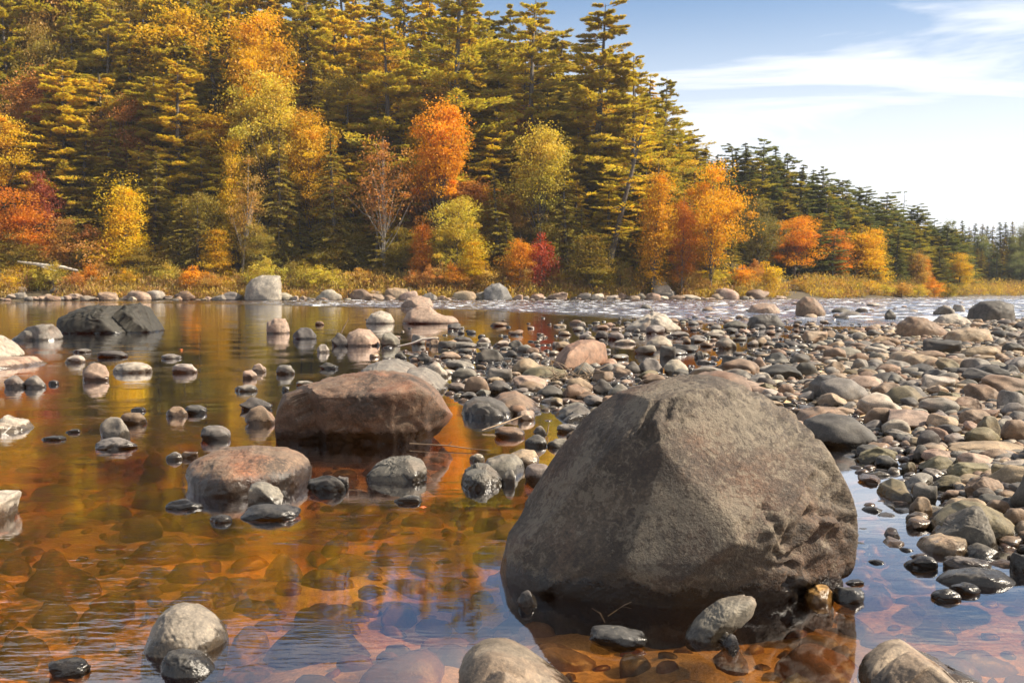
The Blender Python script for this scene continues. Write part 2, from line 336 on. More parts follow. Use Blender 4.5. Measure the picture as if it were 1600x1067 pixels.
fm = N(nt, 'ShaderNodeMapRange', interpolation_type='SMOOTHSTEP', i_1=0.715, i_2=0.81); L(nt, fo, fm.inputs[0]); fm2 = math_n(nt, 'MULTIPLY', fm.outputs[0], math_n(nt, 'MULTIPLY', RM, 0.8))
fd = N(nt, 'ShaderNodeBsdfDiffuse'); fd.inputs[0].default_value = (0.8, 0.82, 0.84, 1)
ms2 = N(nt, 'ShaderNodeMixShader'); L(nt, fm2, ms2.inputs[0]); L(nt, ms.outputs[0], ms2.inputs[1]); L(nt, fd.outputs[0], ms2.inputs[2]); L(nt, ms2.outputs[0], o.inputs[0])
va = N(nt, 'ShaderNodeVolumeAbsorption', i_Density=3.1); va.inputs[0].default_value = (0.925, 0.645, 0.08, 1); L(nt, va.outputs[0], o.inputs['Volume'])
M_WATER = m
colw = np.zeros((len(Vall), 3)); colw[:len(Vt), 0] = rm
calm = 0.25 + 0.75*sstep(0.25, -0.6, (wx - 0.0)/np.maximum(wy, 1)*2.2 + 0.1); calm = np.where(wy > 10, np.maximum(calm, 0.6), calm)
colw[:len(Vt), 1] = calm
tag(link('water', mesh_np('water', Vall, np.concatenate([tri_top, tri_side, tri_bot]), M_WATER, True, colw)), kind='structure', label='clear tannin-brown river water, calm in front and rippled with foam behind')

# ------------------------------------------------------------------ haze: one closed box of thin even air
bm_ = bmesh.new(); bmesh.ops.create_cube(bm_, size=1.0); hm = bpy.data.meshes.new('haze'); bm_.to_mesh(hm); bm_.free()
hz = link('haze', hm); hz.scale = (3400, 1400, 84); hz.location = (0, 400, 38)
m, nt, o = new_mat('haze'); pv = N(nt, 'ShaderNodeVolumePrincipled', i_Density=0.00013, i_Anisotropy=0.1); pv.inputs['Color'].default_value = (0.80, 0.88, 1.0, 1)
L(nt, pv.outputs[0], o.inputs['Volume']); hm.materials.append(m); tag(hz, kind='stuff', label='thin pale air over the river valley')

# ------------------------------------------------------------------ rocks
_sph = {}
def sphere(k):
    if k not in _sph:
        b = bmesh.new(); bmesh.ops.create_icosphere(b, subdivisions=k, radius=1)
        V = np.array([v.co[:] for v in b.verts]); F = np.array([[v.index for v in f.verts] for f in b.faces]); b.free(); _sph[k] = (V, F)
    return _sph[k]
def unit_rock(k, seed, angular=0.5, rough=0.03):
    V, F = sphere(k); v = V.copy(); rg = np.random.RandomState(seed)
    v = np.sign(v)*np.abs(v)**(0.92)
    for i in range(4+int(angular*12)):
        n = rg.normal(size=3); n /= np.linalg.norm(n); d = rg.uniform(0.62, 0.93)
        ex = np.maximum(0, v@n-d); v = v - n*(ex*(0.62+0.38*angular))[:, None]
    v = v*(1+0.16*vnoise(V*1.1+seed, seed) + 0.07*vnoise(V*2.3+seed, seed+1))[:, None]
    v = v*(1+rough*fbm(V*5.5+seed, 3, seed+2))[:, None]
    v -= (v.max(0)+v.min(0))/2; v /= np.abs(v).max(0)
    return v, F
PAL = {'grey': (0.215, 0.195, 0.175), 'brown': (0.24, 0.165, 0.115), 'tan': (0.36, 0.275, 0.19), 'pinkish': (0.37, 0.255, 0.20),
       'dark': (0.10, 0.092, 0.085), 'pale': (0.42, 0.375, 0.32), 'charcoal': (0.065, 0.062, 0.06), 'rust': (0.25, 0.12, 0.06), 'olive': (0.17, 0.145, 0.085)}
PAL = {k: (v[0]*0.58, v[1]*0.57, v[2]*0.545) for k, v in PAL.items()}
PAL['pinkish'] = (0.22, 0.158, 0.118)
def jit(c, rg, a=0.14):
    k = 1+rg.uniform(-a, a); return (c[0]*k, c[1]*k*(1+rg.uniform(-.03, .03)), c[2]*k*(1+rg.uniform(-.06, .06)), 1)
placed = []        # (x, y, radius) of rocks already standing, so that the scatter leaves them room
LANDMARKS = []     # (phrase, px, py)
REG = []           # small stones that get their label from what stands beside them

def profile_rock(name, label, pts, front, color, mat=M_ROCK, tb=None, k=5, seed=1, e=0.82, lean=0.15, planes=(), amp=0.02, fine=0.008, bottom=0.28, Yc=None, cat='boulder', mark=None, group=None, zg=0.0, crease=0.0, chips=6, folds=0.0):
    """pts: outline in the photo from the left water contact over the top to the right one; front: row of the near waterline"""
    Yf = ground(800, front, zg)[1]
    if Yc is None: Yc = (ground(800, pts[0][1], zg)[1] + ground(800, pts[-1][1], zg)[1])/2
    wd0 = (pts[-1][0]-pts[0][0])/FPX*Yf
    Yc = min(max(Yc, Yf+0.03), Yf+0.40*wd0) if front < 560 else max(Yc, Yf+0.03)
    tf = Yc - Yf; tb = min(tb, 0.6*wd0) if tb else tf*1.1
    q = np.array([at(px, py, Yc) for px, py in pts])[:, [0, 2]]
    xl, xr = q[0, 0], q[-1, 0]; wd = xr-xl; zt = q[:, 1].max()
    q = np.vstack([q, [xr-0.01*wd, zg-bottom*0.6], [xr-0.10*wd, zg-bottom], [xl+0.10*wd, zg-bottom], [xl+0.01*wd, zg-bottom*0.6]])
    c = np.array([(q[:, 0].min()+q[:, 0].max())/2, zg + 0.30*(zt-zg)])
    d = q-c; al = np.unwrap(np.arctan2(d[:, 1], d[:, 0])); r = np.hypot(d[:, 0], d[:, 1])
    o_ = np.argsort(np.mod(al, 2*np.pi)); a_s = np.mod(al, 2*np.pi)[o_]
    # radius by exact polygon-ray hits
    A = np.linspace(0, 2*np.pi, 721)[:-1]; RA = np.zeros_like(A); n = len(q)
    for i in range(n):
        p0, p1 = d[i], d[(i+1) % n]; ev = p1-p0
        den = np.cos(A)*ev[1]-np.sin(A)*ev[0]; den = np.where(np.abs(den) < 1e-9, 1e-9, den)
        t = (p0[0]*ev[1]-p0[1]*ev[0])/den; s_ = (p0[0]*np.sin(A)-p0[1]*np.cos(A))/den
        ok = (t > 0) & (s_ >= -1e-6) & (s_ <= 1+1e-6); RA = np.where(ok, np.maximum(RA, t), RA)
    ker = np.exp(-0.5*(np.arange(-8, 9)/3.2)**2); ker /= ker.sum()
    RA = np.convolve(np.concatenate([RA[-8:], RA, RA[:8]]), ker, 'valid')
    V, F = sphere(k); rho = np.hypot(V[:, 0], V[:, 2]); aa = np.mod(np.arctan2(V[:, 2], V[:, 0]), 2*np.pi)
    Rv = np.interp(aa, np.append(A, 2*np.pi), np.append(RA, RA[0])); re = rho**e; ye = np.sign(V[:, 1])*np.abs(V[:, 1])**e
    P = np.stack([Rv*re*np.cos(aa), np.where(V[:, 1] < 0, tf, tb)*ye, Rv*re*np.sin(aa)], 1)
    P[:, 1] += lean*P[:, 2]
    size = max(wd, 0.05)
    for nrm, dd, kk in planes:
        nn = np.array(nrm, float); nn /= np.linalg.norm(nn); ex = np.maximum(0, P@nn-dd*size); P = P - nn*(ex*kk)[:, None]
    nd = P/np.array([wd/2, (tf+tb)/2, max(zt, .05)])**1; nd /= np.linalg.norm(nd, axis=1)[:, None]
    Q = P/size
    disp = amp*size*fbm(Q*3.2+seed, 4, seed) + fine*size*(0.45-1.6*np.abs(fbm(Q*13+1.2*fbm(Q*6, 2, 3)[:, None]+seed, 4, seed+9, 0.62)))
    if crease: disp = disp - crease*size*np.maximum(0, 1-np.abs(fbm(Q*np.array([3.5, 2.2, 1.6])+seed, 3, seed+5))*5)
    if folds: disp = disp + folds*size*fbm(Q*np.array([9.0, 9.0, 1.8])+1.5*fbm(Q*3, 2, 8)[:, None], 4, seed+21, 0.6)*sstep(0.12, 0.34, P[:, 0]/size+0.25*P[:, 2]/size)
    P = P + nd*disp[:, None]
    rs = np.random.RandomState(seed+3)
    for _ in range(chips):
        i = rs.randint(len(P)); nn = nd[i]+rs.normal(0, .22, 3); nn /= np.linalg.norm(nn); d0 = P[i]@nn-rs.uniform(.004, .022)*size; ex = np.maximum(0, P@nn-d0)
        ex = np.where(ex < 0.12*size, ex, 0.0); P = P-nn*(ex*0.85)[:, None]
    org = np.array([c[0], Yc, c[1]])
    # fit the outline: widen or narrow the rock until it covers the traced outline from where it was seen
    cpx, cpy = topx(org); tq = np.array([topx((a_, Yc, b__)) for a_, b__ in q]); td = tq-np.array([cpx, cpy]); TA = np.linspace(-np.pi, np.pi, 241)[:-1]; TR = np.zeros_like(TA)
    for i in range(n):
        p0, p1 = td[i], td[(i+1) % n]; ev = p1-p0; den = np.cos(TA)*ev[1]-np.sin(TA)*ev[0]; den = np.where(np.abs(den) < 1e-9, 1e-9, den)
        t = (p0[0]*ev[1]-p0[1]*ev[0])/den; s_ = (p0[0]*np.sin(TA)-p0[1]*np.cos(TA))/den; ok = (t > 0) & (s_ >= -1e-6) & (s_ <= 1+1e-6); TR = np.where(ok, np.maximum(TR, t), TR)
    a0 = math.atan2(td[0][1], td[0][0]); a1 = math.atan2(td[len(pts)-1][1], td[len(pts)-1][0])
    for _ in range(4):
        Wp = P+org; z_ = Wp[:, 2]-CAMZ; f_ = Wp[:, 1]*math.cos(PITCH)-z_*math.sin(PITCH); u_ = Wp[:, 1]*math.sin(PITCH)+z_*math.cos(PITCH)
        X_ = 800+FPX*Wp[:, 0]/f_-cpx; Y_ = 533.5-FPX*u_/f_-cpy; an = np.arctan2(Y_, X_); rr_ = np.hypot(X_, Y_)
        nb_ = 240 if k >= 6 else 96
        bc_ = -np.pi+(np.arange(nb_)+0.5)*2*np.pi/nb_; bi = np.clip(((an+np.pi)/(2*np.pi)*nb_).astype(int), 0, nb_-1); MR = np.zeros(nb_); np.maximum.at(MR, bi, rr_)
        MR = np.where(MR <= 0, np.median(MR), MR); rat = np.clip(np.interp(bc_, TA, TR)/MR, .7, 1.35)
        bad = np.sin(bc_) > math.sin(max(min(a1, 1.5), 0))-0.04
        if bad.any() and (~bad).any():
            g_ = np.where(~bad)[0]; gp = np.concatenate([g_-nb_, g_, g_+nb_]); rat = np.interp(np.arange(nb_), gp, np.tile(rat[g_], 3))
        kw_ = nb_//20; kr = np.hanning(2*kw_+1); kr /= kr.sum(); ks = min(kw_, 12); rat = np.convolve(np.concatenate([rat[-kw_:], rat, rat[:kw_]]), kr, 'valid')
        m_ = np.interp(an, np.concatenate([[bc_[-1]-2*np.pi], bc_, [bc_[0]+2*np.pi]]), np.concatenate([[rat[-1]], rat, [rat[0]]]))
        m_ = 1+(m_-1)*np.clip(rr_/np.interp(an, bc_, MR), 0, 1)**1.5; P[:, 0] *= m_; P[:, 2] *= m_
    me = mesh_np(name, P, F, mat)
    ob = link(name, me, loc=org); ob.color = (*PAL[color], 1) if isinstance(color, str) else (*color, 1)
    tag(ob, label, cat, group); placed.append((c[0], Yc, wd/2, (tf+tb)/2))
    mx, my = np.mean([p[0] for p in pts]), np.mean([p[1] for p in pts])
    LANDMARKS.append((mark or label, mx, my)); return ob

LIB = [mesh_np('stone', *unit_rock(4, 100+i, [0.15, 0.35, 0.7, 1.0][i % 4]), M_ROCK) for i in range(20)]
LIBF = [mesh_np('bank_stone', *unit_rock(4, 300+i, [0.2, 0.5, 0.8, 1.0][i % 4]), M_FAR) for i in range(10)]
SHAPE = ['smooth', 'rounded', 'blocky', 'angular']
def box_rock(x0, y0, x1, y1, color, shp=None, thick=0.75, zg=0.0, label=None, name='river_stone', cat='stone', rot=None, mat='near', hero=False, mark=None, tilt=0.0, group=None, sub=None, rg=None):
    rg = rg or np.random.RandomState(int(x0*7+y0*13) % 99991)
    Yf = ground(800, y1, zg)[1]; Yc = Yf
    for _ in range(4): wd = (x1-x0)/FPX*Yc; Yc = Yf + wd*thick/2
    X = (x0+x1)/2/1.0; cxw = at((x0+x1)/2, y1, Yc)[0]
    zt = at(800, y0, Yc)[2]; hgt = max(zt-zg, 0.12*wd)
    lib = LIB if mat == 'near' else LIBF
    i = rg.randint(len(lib)//4)*4 + (SHAPE.index(shp) if shp else rg.randint(4))
    i = min(i, len(lib)-1)
    wpx = x1-x0
    if wpx > 55 and mat == 'near': me = mesh_np('stone', *unit_rock(5, int(x0+y0*3), [0.15, 0.35, 0.7, 1.0][i % 4], 0.035), M_ROCK)
    else: me = lib[i]
    zc = zg + 0.22*hgt; c_ = hgt*0.78
    ob = link(name, me, loc=(cxw, Yc, zc)); ob.scale = (wd/2*1.02, wd*thick/2, c_*1.04); ob.rotation_euler = (0, tilt, rot if rot is not None else rg.uniform(-.25, .25))
    ob.color = jit(PAL[color], rg, 0.10); ob['category'] = cat
    if group: ob['group'] = group
    placed.append((cxw, Yc, wd/2, wd*thick/2))
    px, py = (x0+x1)/2, (y0+y1)/2
    if label: ob['label'] = label; LANDMARKS.append((mark or label, px, py))
    else: REG.append((ob, wpx, hgt/wd, color, SHAPE[i % 4], px, py, 'stone'))
    return ob

# --- the large boulders, outlines taken from the picture, each at its own distance
profile_rock('boulder', 'huge brown-grey granite boulder, tallest rock, standing in the still foreground pool',
    [(777, 903), (786, 862), (806, 812), (840, 752), (882, 690), (925, 640), (972, 609), (1035, 592), (1088, 583), (1132, 590), (1182, 612), (1235, 642), (1278, 682), (1312, 730), (1335, 782), (1343, 832), (1337, 880), (1326, 903)],
    958, (0.058, 0.043, 0.030), M_HERO, tb=0.62, k=7, seed=11, e=1.0, lean=0.34, amp=0.034, fine=0.014, bottom=0.30, crease=0.0, chips=40, folds=0.007,
    planes=[((-0.35, -0.86, 0.34), 0.255, 0.82), ((0.62, -0.70, 0.10), 0.335, 0.7), ((0.84, -0.52, -0.12), 0.365, 0.85), ((0.45, -0.85, -0.28), 0.305, 0.7), ((0.9, 0.1, 0.42), 0.46, 0.5), ((-0.72, 0.1, 0.65), 0.40, 0.4), ((0.35, -0.35, 0.85), 0.40, 0.35)], mark='the huge brown-grey boulder')
profile_rock('boulder', 'big reddish-brown boulder with overhanging right end, behind the lumpy low boulder',
    [(431, 684), (429, 655), (436, 630), (455, 610), (495, 595), (540, 584), (590, 578), (638, 582), (672, 598), (694, 622), (706, 648), (700, 662), (684, 676), (672, 688)],
    703, (0.105, 0.062, 0.040), M_TWO, tb=0.5, k=6, seed=23, e=0.98, lean=-0.02, amp=0.03, fine=0.007, bottom=0.22, crease=0.006,
    planes=[((-0.12, -0.92, -0.36), 0.17, 0.8), ((0.02, -0.25, 0.97), 0.235, 0.75), ((0.6, -0.72, -0.3), 0.27, 0.6)], mark='the big reddish-brown boulder')
profile_rock('boulder', 'low lumpy tan and purple-brown boulder in front of the overhanging reddish boulder',
    [(291, 750), (290, 733), (300, 720), (325, 708), (350, 699), (398, 695), (452, 699), (478, 711), (488, 730), (487, 748)],
    776, (0.125, 0.082, 0.055), M_TWO, tb=0.3, k=6, seed=31, e=1.0, chips=0, lean=0.25, amp=0.022, fine=0.008, bottom=0.2, crease=0.0, mark='the low lumpy tan boulder')
profile_rock('boulder', 'long dark mossy ledge of rock with a raised right end in left water',
    [(88, 513), (90, 496), (110, 488), (124, 481), (145, 477), (170, 478), (196, 477), (222, 473), (236, 482), (250, 503), (259, 515)],
    521, (0.018, 0.016, 0.011), M_ROCK, tb=1.6, k=6, seed=41, e=0.8, lean=0.1, amp=0.035, fine=0.012, bottom=0.4, crease=0.0, mark='the long dark ledge')
profile_rock('boulder', 'low speckled grey rock left of the long dark ledge', [(21, 530), (42, 511), (62, 507), (82, 506), (92, 514), (100, 527)], 532, 'grey', tb=0.7, seed=43, amp=0.04, mark='the speckled grey rock')
profile_rock('boulder', 'pale rounded boulder cut off by the left edge of view', [(-60, 560), (-50, 530), (-20, 522), (5, 524), (25, 536), (38, 550), (42, 558)], 567, 'pale', tb=0.8, k=5, seed=44, e=0.9, amp=0.02, mark='the pale boulder at the left edge')
profile_rock('boulder', 'low pinkish shelf of rock under the pale boulder at left edge', [(-30, 566), (0, 559), (40, 556), (55, 555), (66, 566), (76, 571)], 578, 'pinkish', tb=0.4, seed=45, amp=0.04, bottom=0.2)
profile_rock('boulder', 'pale peaked rock cut by the left edge, mid water', [(-12, 670), (0, 655), (12, 648), (22, 652), (44, 655), (56, 668)], 677, 'pale', tb=0.25, seed=46, amp=0.04, mark='the pale peaked rock')
profile_rock('boulder', 'flat-topped pale stone cut by left edge beside the orange bed', [(-30, 800), (-20, 768), (10, 765), (35, 766), (31, 780), (27, 800)], 819, 'pale', tb=0.2, seed=47, amp=0.02, e=0.7, mark='the flat-topped pale stone')
profile_rock('boulder', 'grey and cream dappled boulder standing in the bottom left water', [(232, 1004), (236, 982), (250, 960), (268, 946), (286, 940), (312, 944), (334, 957), (350, 974), (357, 990)], 1026, (0.15, 0.128, 0.102), tb=0.2, k=6, seed=51, amp=0.025, lean=0.3, bottom=0.2, mark='the dappled grey boulder')
profile_rock('boulder', 'small rough black-brown rock in front of the dappled grey boulder', [(250, 1037), (262, 1018), (285, 1012), (310, 1015), (330, 1030), (342, 1048)], 1058, 'charcoal', tb=0.08, seed=52, amp=0.05, fine=0.02, bottom=0.15, lean=0.3)
profile_rock('boulder', 'smooth brown domed boulder at the bottom edge, left of huge boulder', [(716, 1062), (720, 1034), (737, 1009), (762, 996), (788, 997), (820, 1011), (855, 1034), (885, 1056), (903, 1078)], 1128, (0.13, 0.105, 0.078), tb=0.2, k=6, seed=53, amp=0.02, lean=0.3, bottom=0.2, mark='the brown dome at the bottom edge')
profile_rock('boulder', 'tan peaked boulder at the bottom right corner with sloping side', [(1340, 1040), (1352, 1024), (1372, 1006), (1395, 997), (1415, 1003), (1440, 1020), (1470, 1040), (1500, 1052), (1545, 1062), (1570, 1075)], 1105, (0.16, 0.125, 0.09), tb=0.16, k=6, seed=54, amp=0.02, lean=0.35, bottom=0.18, mark='the peaked tan boulder at bottom right')
profile_rock('boulder', 'tilted rough cream-veined rock leaning on the front of the huge boulder', [(1070, 990), (1080, 972), (1100, 952), (1125, 935), (1152, 929), (1174, 931), (1183, 941), (1176, 962), (1160, 978), (1142, 992)], 1003, (0.13, 0.115, 0.09), tb=0.1, seed=55, k=6, amp=0.03, fine=0.015, bottom=0.06, lean=0.2, mark='the tilted cream-veined rock')
profile_rock('boulder', 'small orange-brown rock at the right foot of the huge boulder', [(1255, 935), (1258, 922), (1275, 912), (1292, 914), (1302, 926), (1302, 934)], 943, (0.34, 0.20, 0.07), tb=0.09, seed=56, amp=0.05, bottom=0.12, lean=0.2)
profile_rock('boulder', 'reddish-tan boulder with flat pink right face behind the spur of stones', [(862, 572), (870, 556), (884, 540), (905, 531), (928, 530), (946, 537), (950, 562), (944, 572)], 580, (0.17, 0.10, 0.065), tb=0.5, k=5, seed=61, e=0.75, amp=0.02, planes=[((0.75, -0.6, 0.1), 0.33, 0.8)], mark='the reddish-tan boulder on the spur')
profile_rock('boulder', 'long pale humped rock directly behind the big reddish-brown boulder', [(552, 590), (575, 570), (600, 562), (622, 560), (645, 568), (660, 580), (668, 592)], 606, 'grey', tb=0.4, seed=62, amp=0.03, e=0.9)
profile_rock('boulder', 'long sloping grey rock right behind the reddish-brown boulder', [(630, 592), (640, 574), (665, 573), (685, 583), (702, 600), (707, 615)], 628, 'grey', tb=0.35, seed=63, amp=0.02, e=0.9)
profile_rock('boulder', 'dark trapezoid rock at the front of the stone spur', [(721, 645), (726, 628), (742, 619), (765, 619), (788, 628), (804, 642)], 656, 'dark', tb=0.3, seed=64, amp=0.02, e=0.78, mark='the dark trapezoid rock')
profile_rock('boulder', 'ridged brown rock with a long low tail on stone spur', [(768, 625), (782, 614), (805, 609), (822, 618), (845, 632), (862, 640)], 648, 'brown', tb=0.3, seed=65, amp=0.03)
profile_rock('boulder', 'low broad grey-brown rock with rounded back left of the hero gap', [(866, 648), (880, 636), (905, 630), (922, 640), (925, 650)], 655, 'dark', tb=0.3, seed=66, amp=0.02)
profile_rock('boulder', 'rugged striped dark rock between the lumpy boulder and the stone cluster', [(573, 742), (590, 722), (612, 713), (640, 711), (660, 718), (668, 735), (666, 744)], 754, (0.09, 0.083, 0.07), tb=0.22, k=6, seed=67, amp=0.05, fine=0.02, crease=0.03, bottom=0.18, mark='the rugged striped dark rock')
profile_rock('boulder', 'craggy dark rock, front of the little cluster left of the huge boulder', [(720, 752), (727, 733), (745, 722), (762, 724), (778, 738), (786, 752)], 764, (0.085, 0.08, 0.068), tb=0.2, k=6, seed=68, amp=0.06, fine=0.02, crease=0.02, bottom=0.18, mark='the craggy dark rock')
profile_rock('boulder', 'grainy grey rock, middle of the cluster left of the huge boulder', [(750, 735), (762, 716), (785, 709), (805, 709), (817, 720), (820, 735)], 745, (0.12, 0.11, 0.09), tb=0.2, k=5, seed=69, amp=0.04, bottom=0.15)
profile_rock('boulder', 'smooth tan-grey rock, rear of the cluster left of the huge boulder', [(793, 722), (798, 708), (815, 701), (835, 703), (843, 716), (842, 723)], 729, 'tan', tb=0.2, seed=70, amp=0.02, bottom=0.15)
profile_rock('boulder', 'pale pink peaked rock with long tail in midstream', [(628, 502), (637, 487), (652, 478), (672, 479), (684, 489), (700, 494), (714, 493), (714, 501)], 506, 'pinkish', tb=1.0, seed=71, amp=0.03, k=5, mark='the pale pink peaked rock')
profile_rock('boulder', 'low pink-grey rock just beyond the peaked midstream rock', [(624, 478), (636, 466), (655, 462), (672, 466), (678, 477)], 481, 'pinkish', tb=1.0, seed=72, amp=0.03)
profile_rock('boulder', 'pale faceted rock left of the peaked midstream rock', [(572, 502), (580, 490), (595, 485), (610, 490), (616, 500)], 506, 'pale', tb=0.7, seed=73, amp=0.03, e=0.72)
profile_rock('boulder', 'rounded pinkish boulder in calm water beyond the reddish-brown boulder', [(537, 535), (545, 520), (560, 513), (578, 515), (592, 530), (594, 536)], 541, 'pinkish', tb=0.6, seed=74, amp=0.02, mark='the rounded pinkish boulder')
profile_rock('boulder', 'blocky cream and rust boulder alone in the calm left water', [(416, 516), (417, 503), (430, 497), (446, 498), (451, 508), (453, 517)], 521, 'pinkish', tb=0.6, seed=75, amp=0.03, e=0.72, mark='the blocky cream and rust boulder')
profile_rock('boulder', 'pale pyramid-shaped rock at the edge of the rapids', [(972, 514), (990, 503), (1008, 492), (1022, 487), (1040, 491), (1052, 503), (1063, 513)], 518, 'pale', tb=1.0, k=5, seed=76, amp=0.05, e=0.75, crease=0.02, mark='the pale pyramid rock')
profile_rock('boulder', 'low tawny boulder in blue rapids left of the brown egg-shaped boulder', [(1167, 487), (1175, 476), (1190, 473), (1210, 475), (1219, 486)], 491, 'pinkish', tb=1.2, seed=77, amp=0.03)
profile_rock('boulder', 'brown egg-shaped boulder standing up in the blue rapids', [(1242, 490), (1245, 472), (1257, 463), (1272, 465), (1284, 477), (1290, 490)], 495, 'brown', tb=1.2, seed=78, k=5, amp=0.02, mark='the brown egg-shaped boulder')
profile_rock('boulder', 'split dark boulder at the far edge of the gravel bar', [(1167, 508), (1172, 495), (1190, 491), (1215, 492), (1225, 507)], 512, 'dark', tb=0.8, seed=79, amp=0.03, crease=0.03)
profile_rock('boulder', 'large dark angular boulder near right edge where bar meets rapids', [(1509, 499), (1515, 481), (1532, 471), (1560, 469), (1584, 475), (1587, 497)], 506, 'dark', tb=1.5, k=5, seed=80, e=0.75, amp=0.03, mark='the large dark angular boulder')
profile_rock('boulder', 'big smooth brown boulder tapering right on the upper gravel bar', [(1400, 522), (1402, 505), (1420, 494), (1445, 496), (1468, 508), (1482, 520)], 530, 'brown', tb=0.9, k=5, seed=81, amp=0.02, zg=0.05, mark='the big smooth brown boulder')
profile_rock('boulder', 'flat-topped tan block right of big smooth brown boulder', [(1474, 534), (1482, 517), (1512, 511), (1545, 515), (1553, 533)], 541, 'tan', tb=0.8, k=5, seed=82, e=0.7, amp=0.03, zg=0.05, mark='the flat-topped tan block')
profile_rock('boulder', 'cream boulder in front of the large dark angular boulder', [(1452, 505), (1468, 493), (1490, 490), (1510, 497), (1520, 506)], 511, 'pale', tb=0.8, seed=83, amp=0.03)
profile_rock('boulder', 'long pale slab pointing right on the upper gravel bar', [(1387, 567), (1390, 551), (1410, 547), (1450, 556), (1490, 566), (1512, 573)], 580, 'tan', tb=0.5, k=5, seed=84, e=0.75, amp=0.02, zg=0.07, mark='the long pale slab')
profile_rock('boulder', 'round dark boulder below the long pale slab on the bar', [(1414, 588), (1420, 572), (1440, 567), (1458, 572), (1466, 588)], 595, 'dark', tb=0.35, seed=85, amp=0.02, zg=0.06)
profile_rock('boulder', 'dark wedge-shaped rock leaning on others behind the huge boulder', [(1262, 620), (1264, 598), (1280, 585), (1305, 586), (1322, 600), (1330, 620)], 629, 'dark', tb=0.3, k=5, seed=86, e=0.72, amp=0.03, zg=0.03, mark='the dark wedge rock')
profile_rock('boulder', 'long smooth pinkish-tan rock sloping behind the huge boulder top right', [(1135, 608), (1142, 594), (1160, 591), (1190, 600), (1220, 612), (1233, 622)], 628, 'pinkish', tb=0.3, k=5, seed=87, amp=0.02, mark='the long pinkish-tan rock')
profile_rock('boulder', 'broad rounded grey-brown boulder beside the right shoulder of huge boulder', [(1240, 655), (1248, 642), (1275, 634), (1305, 636), (1325, 648), (1334, 662)], 672, 'brown', tb=0.3, k=5, seed=88, amp=0.03, zg=0.01, mark='the broad rounded grey-brown boulder')
profile_rock('boulder', 'sharp dark pyramid rock at the edge of the right-hand pool', [(1449, 842), (1462, 824), (1485, 806), (1512, 792), (1530, 789), (1542, 808), (1553, 832), (1558, 848)], 862, (0.08, 0.07, 0.055), tb=0.22, k=6, seed=89, e=0.72, amp=0.04, crease=0.02, zg=0.0, mark='the sharp dark pyramid rock')
profile_rock('boulder', 'wide olive-brown slab behind the sharp dark pyramid rock', [(1452, 815), (1470, 796), (1500, 780), (1530, 785), (1565, 800), (1592, 822), (1596, 832)], 842, 'olive', tb=0.25, k=5, seed=90, e=0.75, amp=0.02, zg=0.02)
profile_rock('boulder', 'smooth tan oval cobble on the edge of the right-hand pool', [(1429, 852), (1440, 838), (1470, 832), (1500, 834), (1513, 846), (1510, 854)], 869, 'tan', tb=0.12, k=5, seed=91, amp=0.015, bottom=0.12, mark='the smooth tan oval cobble')
profile_rock('boulder', 'domed dark cobble standing in water at the bar edge', [(1367, 772), (1375, 755), (1393, 746), (1412, 752), (1420, 770)], 786, 'olive', tb=0.12, k=5, seed=92, amp=0.02, bottom=0.12, mark='the domed dark cobble')
profile_rock('boulder', 'flat dark elongated rock lying in the right-hand pool', [(1464, 900), (1480, 889), (1520, 885), (1560, 889), (1583, 904)], 918, 'dark', tb=0.09, k=5, seed=93, amp=0.02, bottom=0.10, mark='the flat dark pool rock')

